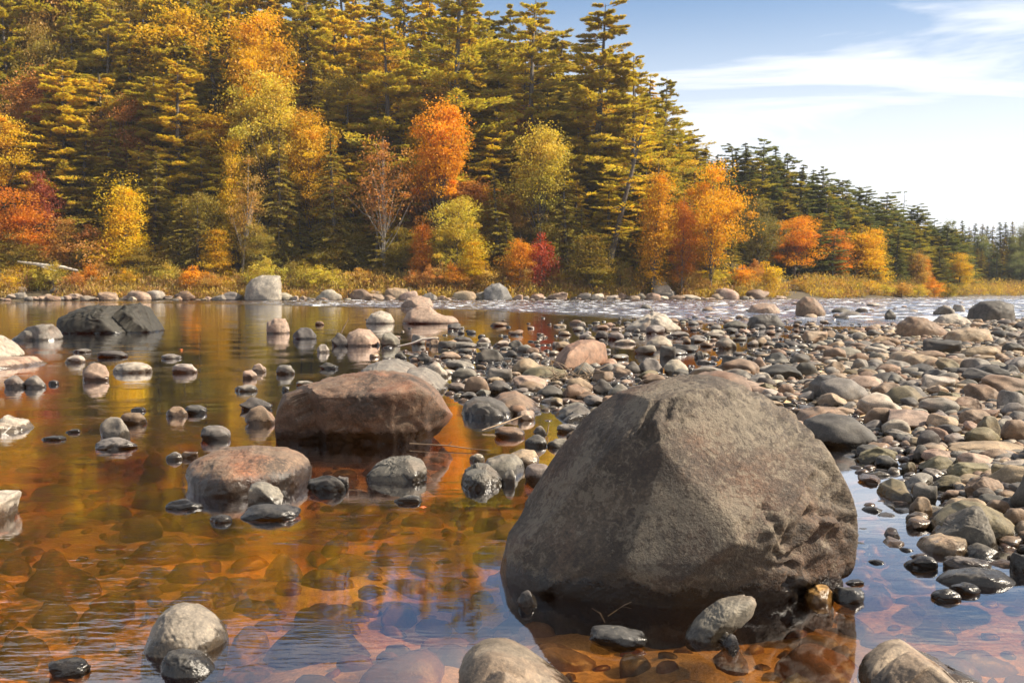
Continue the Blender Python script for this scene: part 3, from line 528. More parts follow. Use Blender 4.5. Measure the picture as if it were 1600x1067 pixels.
# --- smaller stones seen one by one (box in the photo, colour, form)
SM = """127 568 175 595 pinkish angular|135 566 160 580 dark angular|178 566 238 583 pale smooth|155 548 201 559 dark rounded|102 555 132 567 pale smooth|115 545 142 551 grey smooth
270 568 310 583 pale rounded|252 553 283 561 grey smooth|8 587 44 606 grey rounded|40 587 75 606 grey rounded|76 594 92 601 dark smooth|393 568 417 582 pinkish angular|380 578 402 592 pinkish blocky|432 570 462 585 grey rounded
365 601 402 612 grey smooth|500 566 528 577 dark angular|376 620 425 641 dark angular|382 634 432 664 brown angular|315 665 360 688 grey smooth|260 635 293 651 brown rounded|290 633 323 647 dark smooth
188 644 230 663 brown rounded|155 652 207 684 grey rounded|152 684 214 703 grey blocky|205 636 228 643 dark smooth|103 670 125 676 dark smooth|65 680 102 688 dark smooth|458 512 494 530 dark rounded
518 520 545 541 dark angular|495 538 515 551 pale rounded|493 502 507 508 brown rounded|463 595 490 602 pale smooth|440 603 452 611 dark rounded|385 753 445 791 grey angular|375 788 468 813 charcoal smooth
262 780 318 796 charcoal smooth|326 804 362 817 dark smooth|480 742 542 769 charcoal angular|260 706 285 719 grey rounded|285 705 310 716 brown angular|78 1030 140 1057 charcoal rounded|1303 918 1350 943 charcoal rounded
920 978 1010 1014 charcoal smooth|808 922 840 948 charcoal angular|1130 990 1156 1016 dark angular|1412 868 1462 889 charcoal smooth|1475 869 1542 893 grey rounded|1455 920 1500 939 charcoal rounded|1485 911 1530 929 charcoal smooth
1320 905 1348 914 charcoal smooth|1415 800 1452 816 tan smooth|1420 776 1456 808 brown rounded|1425 756 1462 788 grey angular|1580 865 1612 893 charcoal rounded|1393 834 1406 841 tan rounded|595 520 625 541 grey blocky
528 524 540 536 dark rounded|643 523 665 538 grey rounded|670 530 690 541 brown rounded|705 526 738 537 dark rounded|695 534 745 543 grey smooth|745 527 766 538 pale angular|770 532 796 541 pale smooth|793 532 820 546 dark rounded
742 545 787 566 dark rounded|688 550 720 562 tan smooth|617 550 637 561 dark rounded|652 550 675 566 dark angular|773 667 820 684 brown smooth|820 679 855 698 dark rounded|833 665 855 680 grey angular|870 663 905 676 grey smooth
855 685 895 700 grey rounded|885 672 912 686 brown rounded|820 725 867 754 grey smooth|733 709 757 721 pale smooth|782 733 805 757 grey smooth|526 744 546 762 grey angular|615 773 658 786 grey smooth|665 566 702 590 pale rounded
875 533 882 540 dark rounded|905 520 930 531 grey rounded|930 517 950 530 dark rounded|950 519 975 531 grey smooth|960 530 992 538 pale smooth|875 530 890 541 dark rounded|890 500 910 507 brown smooth|905 503 915 511 pale smooth
1010 525 1050 545 pale rounded|1030 540 1055 560 dark angular|1050 538 1090 550 charcoal rounded|1040 518 1075 527 grey smooth|1100 515 1130 525 pale smooth|1130 501 1167 513 dark rounded|1130 512 1152 520 dark smooth|1075 525 1105 535 grey angular
1120 528 1150 545 grey blocky|1085 548 1100 560 dark rounded|995 560 1035 584 grey rounded|1038 562 1075 585 pale smooth|975 565 1000 585 dark rounded|895 567 930 588 grey rounded|925 578 958 598 brown rounded|885 590 925 612 tan blocky
880 600 920 625 brown blocky|810 596 850 612 brown smooth|838 602 880 622 dark rounded|760 595 800 615 dark blocky|725 588 765 616 brown rounded|760 575 800 596 grey angular|800 560 850 585 tan angular|705 575 745 592 grey smooth
700 598 730 612 grey smooth|715 612 745 625 dark smooth|925 592 960 618 dark angular|950 600 985 622 grey rounded|940 618 975 636 brown smooth|900 612 935 626 brown rounded|995 585 1040 603 brown smooth|1040 545 1075 555 dark smooth
1300 481 1330 490 dark smooth|1336 481 1355 489 dark rounded|1382 484 1398 498 dark angular|1355 473 1375 478 pale smooth|1490 476 1507 488 pale rounded|1460 477 1490 492 grey angular|1500 541 1560 561 tan smooth
1350 636 1402 663 brown rounded|1362 598 1412 618 brown rounded|1405 603 1450 628 dark angular|1330 560 1356 580 grey angular|1240 566 1276 590 dark rounded|1290 565 1320 582 brown rounded|1128 556 1168 580 dark rounded|1175 558 1200 577 brown rounded
1175 582 1207 600 pale rounded|1205 585 1225 600 grey rounded|1213 600 1240 620 brown rounded|1560 610 1602 640 grey rounded|1465 612 1500 634 olive rounded|1400 640 1440 652 tan smooth|1412 608 1448 625 grey blocky|1485 620 1545 650 brown angular
1500 640 1560 668 brown blocky|1525 650 1562 680 olive rounded|1562 655 1605 685 brown rounded|1510 668 1565 690 olive smooth|1430 672 1475 695 dark rounded|1378 655 1420 676 pale smooth|1337 695 1385 718 charcoal smooth|1335 698 1400 724 olive angular
1425 695 1455 718 dark rounded|1367 712 1402 732 charcoal smooth|1410 722 1432 740 olive rounded|1440 712 1495 742 olive angular|1478 722 1545 750 olive rounded|1545 725 1595 752 olive angular|1458 744 1515 768 olive smooth|1510 745 1568 780 brown rounded
1522 762 1558 782 dark smooth|1470 765 1505 785 brown rounded|1540 780 1575 798 brown rounded|1565 793 1605 822 brown rounded|1560 838 1605 856 brown smooth|1590 700 1625 720 grey rounded|1480 690 1600 714 tan smooth""".replace('\n', '|').split('|')
for s in SM:
    t = s.split(); x0, y0, x1, y1 = map(float, t[:4])
    g = ground((x0+x1)/2, y1-2); zz_ = float(terrain([g[0]], [g[1]])[0]); zg = max(0.0, min(zz_, 0.2))
    box_rock(x0, y0, x1, y1, t[4], t[5], zg=zg, thick=0.7 if y1 > 560 else 0.9)

# --- scatter: cobbles packed over the bar, stones in the shallows, the bed
rg = np.random.RandomState(5)
cell = {}
def can(x, y, r, f=0.80):
    R0 = 1.0; k = (int(x//R0), int(y//R0))
    for i in range(k[0]-2, k[0]+3):
        for j in range(k[1]-2, k[1]+3):
            for (a, b_, c_) in cell.get((i, j), ()):
                if (x-a)**2+(y-b_)**2 < ((r+c_)*f)**2: return False
    return True
def put(x, y, r): cell.setdefault((int(x//1.0), int(y//1.0)), []).append((x, y, r))
for (x, y, a, b_) in placed:
    if y < 60:
        if a > b_:
            for t in np.linspace(-(a-b_), a-b_, max(1, int(2*a/max(b_, .05)))): put(x+t, y, b_)
        else: put(x, y, a)
cand = []
COLS = ['grey', 'brown', 'tan', 'pinkish', 'dark', 'pale', 'charcoal', 'olive']; CP = np.array([.27, .22, .15, .05, .17, .07, .05, .02])
scat = []
def try_zone(n, sampler, rmin, rmax, alpha, dens, f=0.80, zone='bar'):
    X, Y = sampler(n); u = rg.rand(n); Rr = rmin*(1-u*(1-(rmin/rmax)**alpha))**(-1/alpha); ok = dens(X, Y) > rg.rand(n)
    for x, y, r in zip(X[ok].tolist(), Y[ok].tolist(), Rr[ok].tolist()):
        if can(x, y, r, f): put(x, y, r); scat.append((x, y, r, zone))
def samp_px(x0, x1, y0, y1):
    def f(n):
        px = rg.uniform(x0, x1, n); Y0, Y1 = FPX*CAMZ/(y1-HZ), FPX*CAMZ/(y0-HZ)
        Y = Y0*(Y1/Y0)**rg.rand(n); return (px-800)/FPX*Y, Y
    return f
barsd = lambda x, y: poly_sd(np.stack([x, y], 1), BAR)
def d_bar(x, y):
    s = barsd(x, y)/(0.1+0.05*y)
    r_ = np.where(x/y < 0.17, np.where(s > 0, 0.42, 0.12), np.where(s > -0.1, 1.0, 0.25)); return np.where(s < -0.6, 0, r_)
for rmin, rmax, n in ((0.18, 0.36, 420), (0.09, 0.22, 5000), (0.05, 0.10, 26000)):
    try_zone(n, samp_px(640, 1800, 500, 900), rmin, rmax, 2.2, d_bar)
def d_sh(x, y):
    px = 800+FPX*x/y
    py = HZ+FPX*CAMZ/y
    a = np.exp(-((px-1130)/190)**2-((py-520)/26)**2)*0.5 + np.exp(-((px-780)/150)**2-((py-560)/35)**2)*0.35 + 0.10*((px > 1350) & (py > 700))
    return np.where(barsd(x, y) > 0, 0, np.minimum(1, a))
try_zone(5000, samp_px(560, 1450, 497, 640), 0.07, 0.30, 1.6, d_sh, 1.0, 'shallows')
try_zone(500, samp_px(1350, 1650, 690, 900), 0.03, 0.07, 1.6, lambda x, y: 0.5+0*x, 1.0, 'shallows')
# far row of stones along the rapids edge
try_zone(500, samp_px(1000, 1700, 473, 500), 0.15, 0.7, 1.8, lambda x, y: 0.12+0*x, 1.2, 'rapids')
def add_scatter(x, y, r, zone, zt_):
    ar = rg.uniform(0.55, 0.95); hr = rg.uniform(0.30, 0.62); ang = rg.randint(4)
    if zone != 'bar': hr = rg.uniform(.3, .6)
    base = max(zt_, -0.02 if zone != 'bed' else zt_)
    h_ = r*hr*2; zc = base + h_*(0.30 if zone != 'rapids' else 0.12)
    if zone == 'bar' and zt_ < 0: zc = base+h_*0.28
    ci = rg.choice(len(COLS), p=CP/CP.sum()); return (x, y, zc, r, r*ar, h_/2, rg.uniform(-1.57, 1.57), ang, COLS[ci])
tz_ = terrain([q[0] for q in scat], [q[1] for q in scat])
rows = [add_scatter(*q, float(tz_[i])) for i, q in enumerate(scat)]
def screen(rw): 
    p = topx((rw[0], rw[1], rw[2])); return p[0], p[1], 2*rw[3]/max(rw[1], .5)*FPX
BUD = 300 - len(SM) - 10
vis = []
for i, rw in enumerate(rows):
    px, py, sz = screen(rw)
    if -20 < px < 1620 and py < 1100 and scat[i][3] in ('bar', 'shallows', 'rapids'): vis.append((sz, i))
vis.sort(reverse=True); pick = set(i for _, i in vis[:BUD])
for i in pick:
    x, y, z, a, b_, c_, rz, ang, cn = rows[i]; px, py, sz = screen(rows[i])
    ob = link('river_stone', LIB[rg.randint(5)*4+ang], loc=(x, y, z)); ob.scale = (a, b_, c_); ob.rotation_euler = (rg.uniform(-.2, .2), rg.uniform(-.25, .25), rz)
    ob.color = jit(PAL[cn], rg); ob['category'] = 'stone'; ob['group'] = 'cobbles scattered over the gravel bar'
    REG.append((ob, sz, c_/a, cn, SHAPE[ang], px, py, 'stone'))
def joined(name, rws, k, mat, label, seed0=500, bright=1.0, fine_px=26):
    Vs, Fs, Cs = [], [], []; off_ = 0; libs = {q: [unit_rock(q, seed0+i, [0.15, 0.35, 0.7, 1.0][i % 4]) for i in range(16)] for q in (k, k-1)}
    for (x, y, z, a, b_, c_, rz, ang, cn) in rws:
        lib = libs[k if 2*a/max(y, .5)*FPX > fine_px else k-1]
        v, F = lib[rg.randint(4)*4+ang]; p = v*np.array([a, b_, c_])
        tx = rg.uniform(-.25, .25); ct, st = math.cos(tx), math.sin(tx); p = np.stack([p[:, 0], p[:, 1]*ct-p[:, 2]*st, p[:, 1]*st+p[:, 2]*ct], 1)
        cr, sr = math.cos(rz), math.sin(rz); p = np.stack([p[:, 0]*cr-p[:, 1]*sr+x, p[:, 0]*sr+p[:, 1]*cr+y, p[:, 2]+z], 1)
        Vs.append(p); Fs.append(F+off_); off_ += len(p); Cs.append(np.tile(np.array(jit(PAL[cn], rg)[:3])*bright, (len(p), 1)))
    ob = link(name, mesh_np(name, np.concatenate(Vs), np.concatenate(Fs), mat, True, np.concatenate(Cs))); tag(ob, label, kind='stuff'); return ob
rest = [rows[i] for i in range(len(rows)) if i not in pick]
joined('cobbles', rest, 3, M_ROCKS, 'smaller cobbles filling the gravel bar between the bigger stones')
print('scatter', len(rows), 'individual', len(pick))
# gravel between the cobbles
gr = []
sampg = samp_px(640, 1800, 503, 900)
X, Y = sampg(16000); ok = barsd(X, Y) > -0.1; X, Y = X[ok], Y[ok]
gr = list(zip(X, Y, rg.uniform(0.014, 0.05, len(X))*(1+Y/26)))
ga = np.array(gr); tz = terrain(ga[:, 0], ga[:, 1])
joined('gravel', [(x, y, tz[i]+r*0.2, r, r*rg.uniform(.6, 1), r*rg.uniform(.4, .7), rg.uniform(0, 3), rg.randint(4), COLS[rg.choice(len(COLS), p=CP/CP.sum())]) for i, (x, y, r) in enumerate(gr)], 2, M_ROCKS, 'fine gravel and pebbles lying between the cobbles of the bar', 700, 1.0, 14)

# submerged stones on the bed: the larger, nearer ones singly, the rest as one mass
bed = []
cell.clear()
for (x, y, a, b_) in placed: 
    if y < 14: put(x, y, min(a, b_)*0.8)
sb = lambda n: (lambda Y: (rg.uniform(-0.62, 0.62, n)*(Y+0.6), Y))(2.2*(14/2.2)**rg.rand(n))
scat0 = scat; scat = []
for rmin, rmax, n in ((0.12, 0.22, 260), (0.07, 0.16, 1800), (0.03, 0.07, 4000)):
    try_zone(n, sb, rmin, rmax, 1.8, lambda x, y: np.where(barsd(x, y) > -0.05, 0, 0.9), 0.92, 'bed')
bc = ['rust', 'brown', 'rust', 'tan', 'olive', 'brown', 'tan', 'rust']
bedrows = []
tz_ = terrain([q[0] for q in scat], [q[1] for q in scat]).tolist()
for (x, y, r, _), zt_ in zip(scat, tz_):
    h_ = min(r*rg.uniform(.6, 1.1), 0.95*max(0.03, -zt_ - 0.01)); 
    bedrows.append((x, y, zt_-h_*0.35, r*1.2, r*rg.uniform(.6, .9), h_*1.1, rg.uniform(-1.5, 1.5), rg.randint(4), bc[rg.randint(8)]))
LIBB = [mesh_np('stone', *unit_rock(4, 400+i, [0.05, 0.15, 0.3, 0.5][i % 4]), M_BED) for i in range(12)]
bv = sorted([(screen(rw)[2], i) for i, rw in enumerate(bedrows) if -20 < screen(rw)[0] < 1620 and screen(rw)[1] < 1090], reverse=True)
bp = set(i for _, i in bv[:70])
for i in bp:
    x, y, z, a, b_, c_, rz, ang, cn = bedrows[i]; px, py, sz = screen(bedrows[i])
    ob = link('submerged_stone', LIBB[rg.randint(3)*4+ang], loc=(x, y, z)); ob.scale = (a, b_, c_); ob.rotation_euler = (rg.uniform(-.1, .1), rg.uniform(-.1, .1), rz)
    ob.color = jit([q*1.7 for q in PAL[cn]], rg); ob['category'] = 'submerged stone'; ob['group'] = 'stones lying under the brown water'
    REG.append((ob, sz, c_/a, cn, SHAPE[ang], px, py, 'sunken stone'))
joined('submerged_cobbles', [bedrows[i] for i in range(len(bedrows)) if i not in bp], 3, M_BEDS, 'small submerged stones and pebbles on the river bed', 800, 1.7, 45)

# --- far bank: boulders and the row of shore stones
def far_profile(label, pts, front, color, **kw): return profile_rock('boulder', label, pts, front, color, M_FAR, k=5, Yc=kw.pop('Yc'), **kw)
fb = profile_rock('boulder', 'big pale rounded boulder on the far bank before the bushes', [(382, 464), (384, 448), (392, 437), (408, 430), (424, 430), (438, 430), (440, 446), (440, 462)], 469.8, (0.23, 0.205, 0.17), M_FAR, Yc=119.6, tb=2.4, k=5, seed=124, e=1.0, lean=0.2, amp=0.02, fine=.006, bottom=1, mark='the big pale far-bank boulder')
profile_rock('boulder', 'grey dome boulder on the middle of the far bank', [(754, 468), (757, 452), (768, 444), (780, 442), (792, 450), (800, 466)], 469.3, (0.13, 0.125, 0.12), M_FAR, Yc=123, tb=1.6, k=5, seed=121, bottom=1, mark='the grey dome on the far bank')
profile_rock('boulder', 'pale slab leaning left on the far bank under low bushes', [(1018, 440), (1022, 436), (1040, 440), (1048, 450), (1052, 461), (1040, 462)], 468.4, (0.36, 0.32, 0.26), M_FAR, Yc=130, tb=1.2, k=5, seed=122, bottom=0.8, e=0.7, mark='the pale leaning slab')
profile_rock('boulder', 'broad dark boulder at the right end of the far bank shrubs', [(1213, 464), (1218, 456), (1232, 453), (1246, 457), (1248, 463)], 466.6, (0.07, 0.07, 0.07), M_FAR, Yc=149, tb=1.5, k=4, seed=123, bottom=0.8, mark='the broad dark far-bank boulder')
rf = np.random.RandomState(77)
px = -20.0; farst = []
while px < 1230:
    wv = rf.choice([10, 14, 18, 24, 32, 40], p=[.25, .25, .2, .15, .1, .05]); farst.append((px, wv, rf.uniform(0.3, 0.62))); px += wv*rf.uniform(0.42, 0.85)
for j, (px, wv, hr) in enumerate(farst):
    for lay in range(2):
        if lay and rf.rand() < 0.4: continue
        X0 = (px-800)/FPX*122; Ys = float(shoreY(X0)) + (rf.uniform(-1.2, 0.8) if lay == 0 else rf.uniform(1.5, 5.5)); wq_ = wv*(1 if lay == 0 else rf.uniform(.5, .9))
        X0 = (px-800)/FPX*Ys; a = wq_/FPX*Ys/2; zt_ = max(float(terrain([X0], [Ys])[0]), -0.05)
        cn = rf.choice(['pinkish', 'pale', 'tan', 'grey', 'brown'], p=[.3, .2, .2, .2, .1]); i = rf.randint(10)
        ob = link('bank_stone', LIBF[i], loc=(X0, Ys, zt_+a*hr*0.5)); ob.scale = (a, a*rf.uniform(.6, .9), a*hr*rf.uniform(1, 1.5)); ob.rotation_euler = (0, rf.uniform(-.2, .2), rf.uniform(-.4, .4))
        ob.color = jit(PAL[cn], rf); ob['category'] = 'stone'; ob['group'] = 'stones lining the far shore'
        REG.append((ob, wq_, hr, cn, SHAPE[i % 4], px, 462-4*lay, 'bank stone'))

# ------------------------------------------------------------------ trees
def cards(C, U, Wd, ln, wd):
    """quads centred at C, long axis U (unit), width axis Wd (unit)"""
    a = U*ln[:, None]/2; b_ = Wd*wd[:, None]/2
    V = np.stack([C-a, C+b_, C+a, C-b_], 1); F = np.arange(len(C)*4).reshape(-1, 4)
    return V.reshape(-1, 3), F
def tube(P, Rr, k=6):
    P = np.array(P, float); V, F = [], []
    for i in range(len(P)):
        t = P[min(i+1, len(P)-1)]-P[max(i-1, 0)]; t /= np.linalg.norm(t)+1e-9; s = np.cross(t, [0.31, 0.22, 0.93] if abs(t[2]) < 0.9 else [1, 0, 0]); s /= np.linalg.norm(s); u = np.cross(t, s)
        for j in range(k):
            a = 2*math.pi*j/k; V.append(P[i]+Rr[i]*(math.cos(a)*s+math.sin(a)*u))
    for i in range(len(P)-1):
        for j in range(k): F.append([i*k+j, i*k+(j+1) % k, (i+1)*k+(j+1) % k, (i+1)*k+j])
    return np.array(V), np.array(F)
class Acc:
    def __init__(s): s.V, s.F, s.n, s.C = [], [], 0, []
    def add(s, V, F, C=None):
        s.V.append(V); s.F.append(F+s.n); s.n += len(V)
        if C is not None: s.C.append(C)
    def mesh(s, name, mat, smooth=True): return mesh_np(name, np.concatenate(s.V), np.concatenate(s.F), mat, smooth, np.concatenate(s.C) if s.C else None)
def unit(v): return v/(np.linalg.norm(v, axis=-1, keepdims=True)+1e-9)

def make_conifer(seed, H=30.0, crown0=0.22, wid=0.17, whorls=30, per=5, tufts=80, droop=-0.05, up=0.10, dens=1.0, ragged=0.35, kind='pine', lean=0.0, tuft=(0.55, 0.16), plate=0.16):
    g = np.random.RandomState(seed); wood, fol = Acc(), Acc()
    bend = lambda t: np.array([lean*H*t**1.3 + 0.012*H*math.sin(3*t+seed), 0.01*H*math.sin(4*t+seed*2), H*t])
    ts = np.linspace(0, 1, 10); wood.add(*tube([bend(t) for t in ts], [0.0125*H*(1-t)**0.8+0.02 for t in ts], 8))
    Cs, Us, Ws, Ls, Wds, Tn = [], [], [], [], [], []
    for wi in range(whorls):
        t = crown0+(1-crown0)*(max(0.0, wi+g.uniform(-.3, .3))/whorls)**0.95; t = min(max(t, crown0*0.8), 0.995)
        rel = min(max((t-crown0)/(1-crown0), 0.0), 1.0)
        if kind == 'pine': env = (0.6+0.4*math.sin(min(1, rel*2.2+0.25)*math.pi/2))*(1-rel)**0.5+0.04
        else: env = (1-rel)**0.85+0.03
        ph = g.uniform(0, 6.28); wr = g.uniform(1-ragged, 1+ragged*0.45)
        for b_ in range(per):
            if g.rand() < 0.12: continue
            az = ph+b_*2*math.pi/per+g.uniform(-.35, .35); ln = wid*H*env*wr*g.uniform(0.7, 1.15)
            dirh = np.array([math.cos(az), math.sin(az), 0]); sidev = np.array([-math.sin(az), math.cos(az), 0]); t_ = min(0.99, max(0.02, t+g.normal(0, .7)/whorls)); base = bend(t_)
            u = np.linspace(0, 1, 5); sl = up+g.normal(0, .17) if kind == 'pine' else up*(rel*2-0.6)+g.normal(0, .08)
            P = [base+dirh*ln*q+np.array([0, 0, ln*(sl*q+droop*q*q*(1 if kind == 'pine' else 2))]) for q in u]
            wood.add(*tube(P, [0.0022*H*(1-q*0.85)*(0.35+0.65*env) for q in u], 4))
            n = max(6, int(tufts*dens*(0.25+0.75*env)*g.uniform(.8, 1.2)))
            q = g.uniform(0.22 if kind == 'pine' else 0.1, 1.04, n)**0.75; sp = (0.25 if kind == 'pine' else 0.26)*ln*np.sin(np.clip(q, 0, 1)*math.pi*0.86+0.25)
            lat = g.uniform(-1, 1, n); z = ln*(sl*q+droop*q*q*(1 if kind == 'pine' else 2))
            C = base+dirh*(ln*q)[:, None]+sidev*(lat*sp)[:, None]+np.array([0, 0, 1])*(z+g.normal(0, plate*0.30*(0.4+ln/5), n)-0.10*np.abs(lat)*sp)[:, None]
            U = dirh*(0.8+0*lat)[:, None]+sidev*(lat*0.9+g.normal(0, .3, n))[:, None]+np.array([0, 0, 1])*(g.normal(0.30 if kind == 'pine' else -0.15, 0.35, n))[:, None]
            U = unit(U); Wv = unit(np.cross(U, unit(g.normal(0, .6, (n, 3))+np.array([0, 0, 1.0]))))
            s = H/30.0
            Cs.append(C); Us.append(U); Ws.append(Wv); Ls.append(g.uniform(.6, 1.3, n)*tuft[0]*s); Wds.append(g.uniform(.6, 1.3, n)*tuft[1]*s)
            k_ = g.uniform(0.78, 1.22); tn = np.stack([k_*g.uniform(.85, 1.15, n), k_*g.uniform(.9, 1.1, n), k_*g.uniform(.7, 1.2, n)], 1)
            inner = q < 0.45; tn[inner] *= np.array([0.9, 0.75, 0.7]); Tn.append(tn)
    C, U, W_ = map(np.concatenate, (Cs, Us, Ws)); V, F = cards(C, U, W_, np.concatenate(Ls), np.concatenate(Wds))
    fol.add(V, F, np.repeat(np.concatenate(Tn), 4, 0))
    return wood.mesh('trunk', M_BARK), fol.mesh('crown', M_NEEDLE, False), H

def make_broadleaf(seed, H=15.0, crown=(0.25, 1.0), wid=0.34, clusters=95, leaves=75, leaf=0.30, trunkmat=None, lean=0.0, open_=0.0, shape='round', blob=0.085, hue=0.2):
    g = np.random.RandomState(seed); wood, fol = Acc(), Acc(); tm = trunkmat or M_BARK
    zc = (crown[0]+crown[1])/2*H; rz = (crown[1]-crown[0])/2*H; rx = wid*H
    nst = 1 if g.rand() < 0.5 else 2
    spine = lambda t: np.array([lean*H*t**1.4+0.02*H*math.sin(4*t+seed), 0.015*H*math.sin(3*t+seed), H*t*0.93])
    ts = np.linspace(0, 1, 9); wood.add(*tube([spine(t) for t in ts], [0.012*H*(1-t)**0.75+0.015 for t in ts], 7))
    Cs = []
    lop = g.normal(0, .25, 3)
    for c in range(clusters):
        for _ in range(20):
            d = g.normal(size=3); d /= np.linalg.norm(d); rr = g.uniform(0.15, 1.0)**0.5; p = d*rr
            if shape == 'round' or (shape == 'tall' and True): break
        wz = 1.0
        rel = (p[2]+1)/2
        prof = math.sin(min(1, max(0.02, rel*0.9+0.1))*math.pi)**0.5 if shape == 'round' else (1.05-0.75*rel)
        lump = 0.98+0.75*vnoise(np.array([d*2.1+seed]), seed)[0]+0.25*float(d@lop)
        q = spine(min(0.98, max(0.1, (zc+p[2]*rz)/H/0.95)))*np.array([1, 1, 0]) + np.array([p[0]*rx*prof*lump*0.9, p[1]*rx*prof*lump*0.9, zc+p[2]*rz*min(1.05, lump)])
        Cs.append(q)
        t0 = max(0.12, (q[2]/H)*0.93-g.uniform(0.12, 0.3)); b0 = spine(t0); mid = (b0+q)/2+np.array([0, 0, -0.03*H*g.rand()])
        if c % 2 == 0: wood.add(*tube([b0, mid, q], [0.0035*H, 0.0022*H, 0.0008*H], 4))
    Cs = np.array(Cs); n = clusters*leaves; idx = np.repeat(np.arange(clusters), leaves)
    rad = (g.uniform(0.4, 1.5, clusters)**1.2)[idx]*blob*H; dv = unit(g.normal(size=(n, 3)))*(g.rand(n)**0.45)[:, None]
    P = Cs[idx]+dv*rad[:, None]*np.array([1.25, 1.25, 0.62])
    U = unit(g.normal(size=(n, 3))*np.array([1, 1, .6])+np.array([0, 0, -0.25])); W_ = unit(np.cross(U, unit(g.normal(size=(n, 3))*0.7+np.array([0, 0, 1.0]))))
    sz = g.uniform(.65, 1.3, n)*leaf; V, F = cards(P, U, W_, sz*1.1, sz*0.85)
    ck = g.uniform(.75, 1.25, clusters)[idx]; hv = (g.uniform(-1, 1, clusters)[idx]*0.7+g.uniform(-1, 1, n)*0.5)*hue
    # crown tops turn redder or greener than the skirts from leaf to leaf, a true colour of the leaves
    hv = hv + hue*0.8*((P[:, 2]/H)-0.6)
    tn = np.stack([ck*(1+0.1*hv), ck*(1-0.9*hv), ck*(1-1.2*hv)], 1); fol.add(V, F, np.repeat(np.clip(tn, .1, 2), 4, 0))
    return wood.mesh('trunk', tm), fol.mesh('crown', M_LEAF, False), H

PINES = [make_conifer(1000+i, 30, crown0=[.16, .25, .2, .3, .12, .2][i], wid=[.19, .17, .2, .16, .18, .21][i], whorls=[24, 26, 22, 24, 28, 22][i], per=6, tufts=270, ragged=.40, plate=.34, tuft=(.46, .13)) for i in range(6)]
LEANP = make_conifer(1050, 30, crown0=.3, wid=.17, whorls=18, per=4, tufts=100, ragged=.6, lean=0.16)
SPRUCE = [make_conifer(1100+i, 24, crown0=.06, wid=[.17, .14, .20, .155][i], whorls=[40, 44, 38, 42][i], per=6, tufts=120, droop=-0.16, up=0.12, ragged=.3, kind='spruce', tuft=(0.42, 0.14), plate=.22) for i in range(4)]
SCRAG = make_conifer(1150, 20, crown0=.35, wid=.12, whorls=11, per=4, tufts=70, ragged=.6)
BROAD = [make_broadleaf(1200+i, 15, crown=[(.15, 1), (.2, 1), (.1, 1), (.3, 1), (.2, 1)][i], wid=[.27, .33, .24, .30, .36][i], clusters=[85, 100, 80, 80, 110][i], leaves=180, leaf=.20, blob=.10) for i in range(5)]
TALL = [make_broadleaf(1230+i, 15, crown=(.08, 1), wid=[.17, .20][i], clusters=80, leaves=160, leaf=.19, blob=.10, shape='tall') for i in range(2)]
SPARSE = [make_broadleaf(1250+i, 15, crown=(.3, 1), wid=[.26, .24][i], clusters=60, leaves=80, leaf=.18, trunkmat=M_BIRCH, lean=[.10, .03][i], blob=.08) for i in range(2)]
HIGH = [make_broadleaf(1270+i, 24, crown=(.42, 1), wid=[.20, .24, .22][i], clusters=110, leaves=170, leaf=.25, blob=.07) for i in range(3)]
SHRUB = [make_broadleaf(1300+i, 4, crown=(.0, 1), wid=[.5, .4, .6][i], clusters=40, leaves=110, leaf=.12, blob=.15) for i in range(3)]
SETS = {'pine': PINES, 'spruce': SPRUCE, 'broad': BROAD, 'tall': TALL, 'high': HIGH, 'sparse': SPARSE, 'lean': [LEANP], 'scrag': [SCRAG], 'shrub': SHRUB}
TCOL = {'pine': (0.43, 0.345, 0.05), 'pinegold': (0.58, 0.43, 0.05), 'pinedark': (0.33, 0.275, 0.05), 'hemlock': (0.30, 0.245, 0.05), 'farpine': (0.17, 0.185, 0.075), 'gold': (0.56, 0.35, 0.014), 'yellow': (0.64, 0.44, 0.012),
        'orange': (0.64, 0.27, 0.006), 'redorange': (0.55, 0.20, 0.01), 'red': (0.34, 0.045, 0.015), 'rust': (0.42, 0.19, 0.045), 'paleg': (0.50, 0.40, 0.05), 'olive': (0.28, 0.21, 0.03), 'tawny': (0.45, 0.27, 0.06), 'crimson': (0.30, 0.07, 0.03)}
tree_i = [0]; TREG = []; TMARK = []
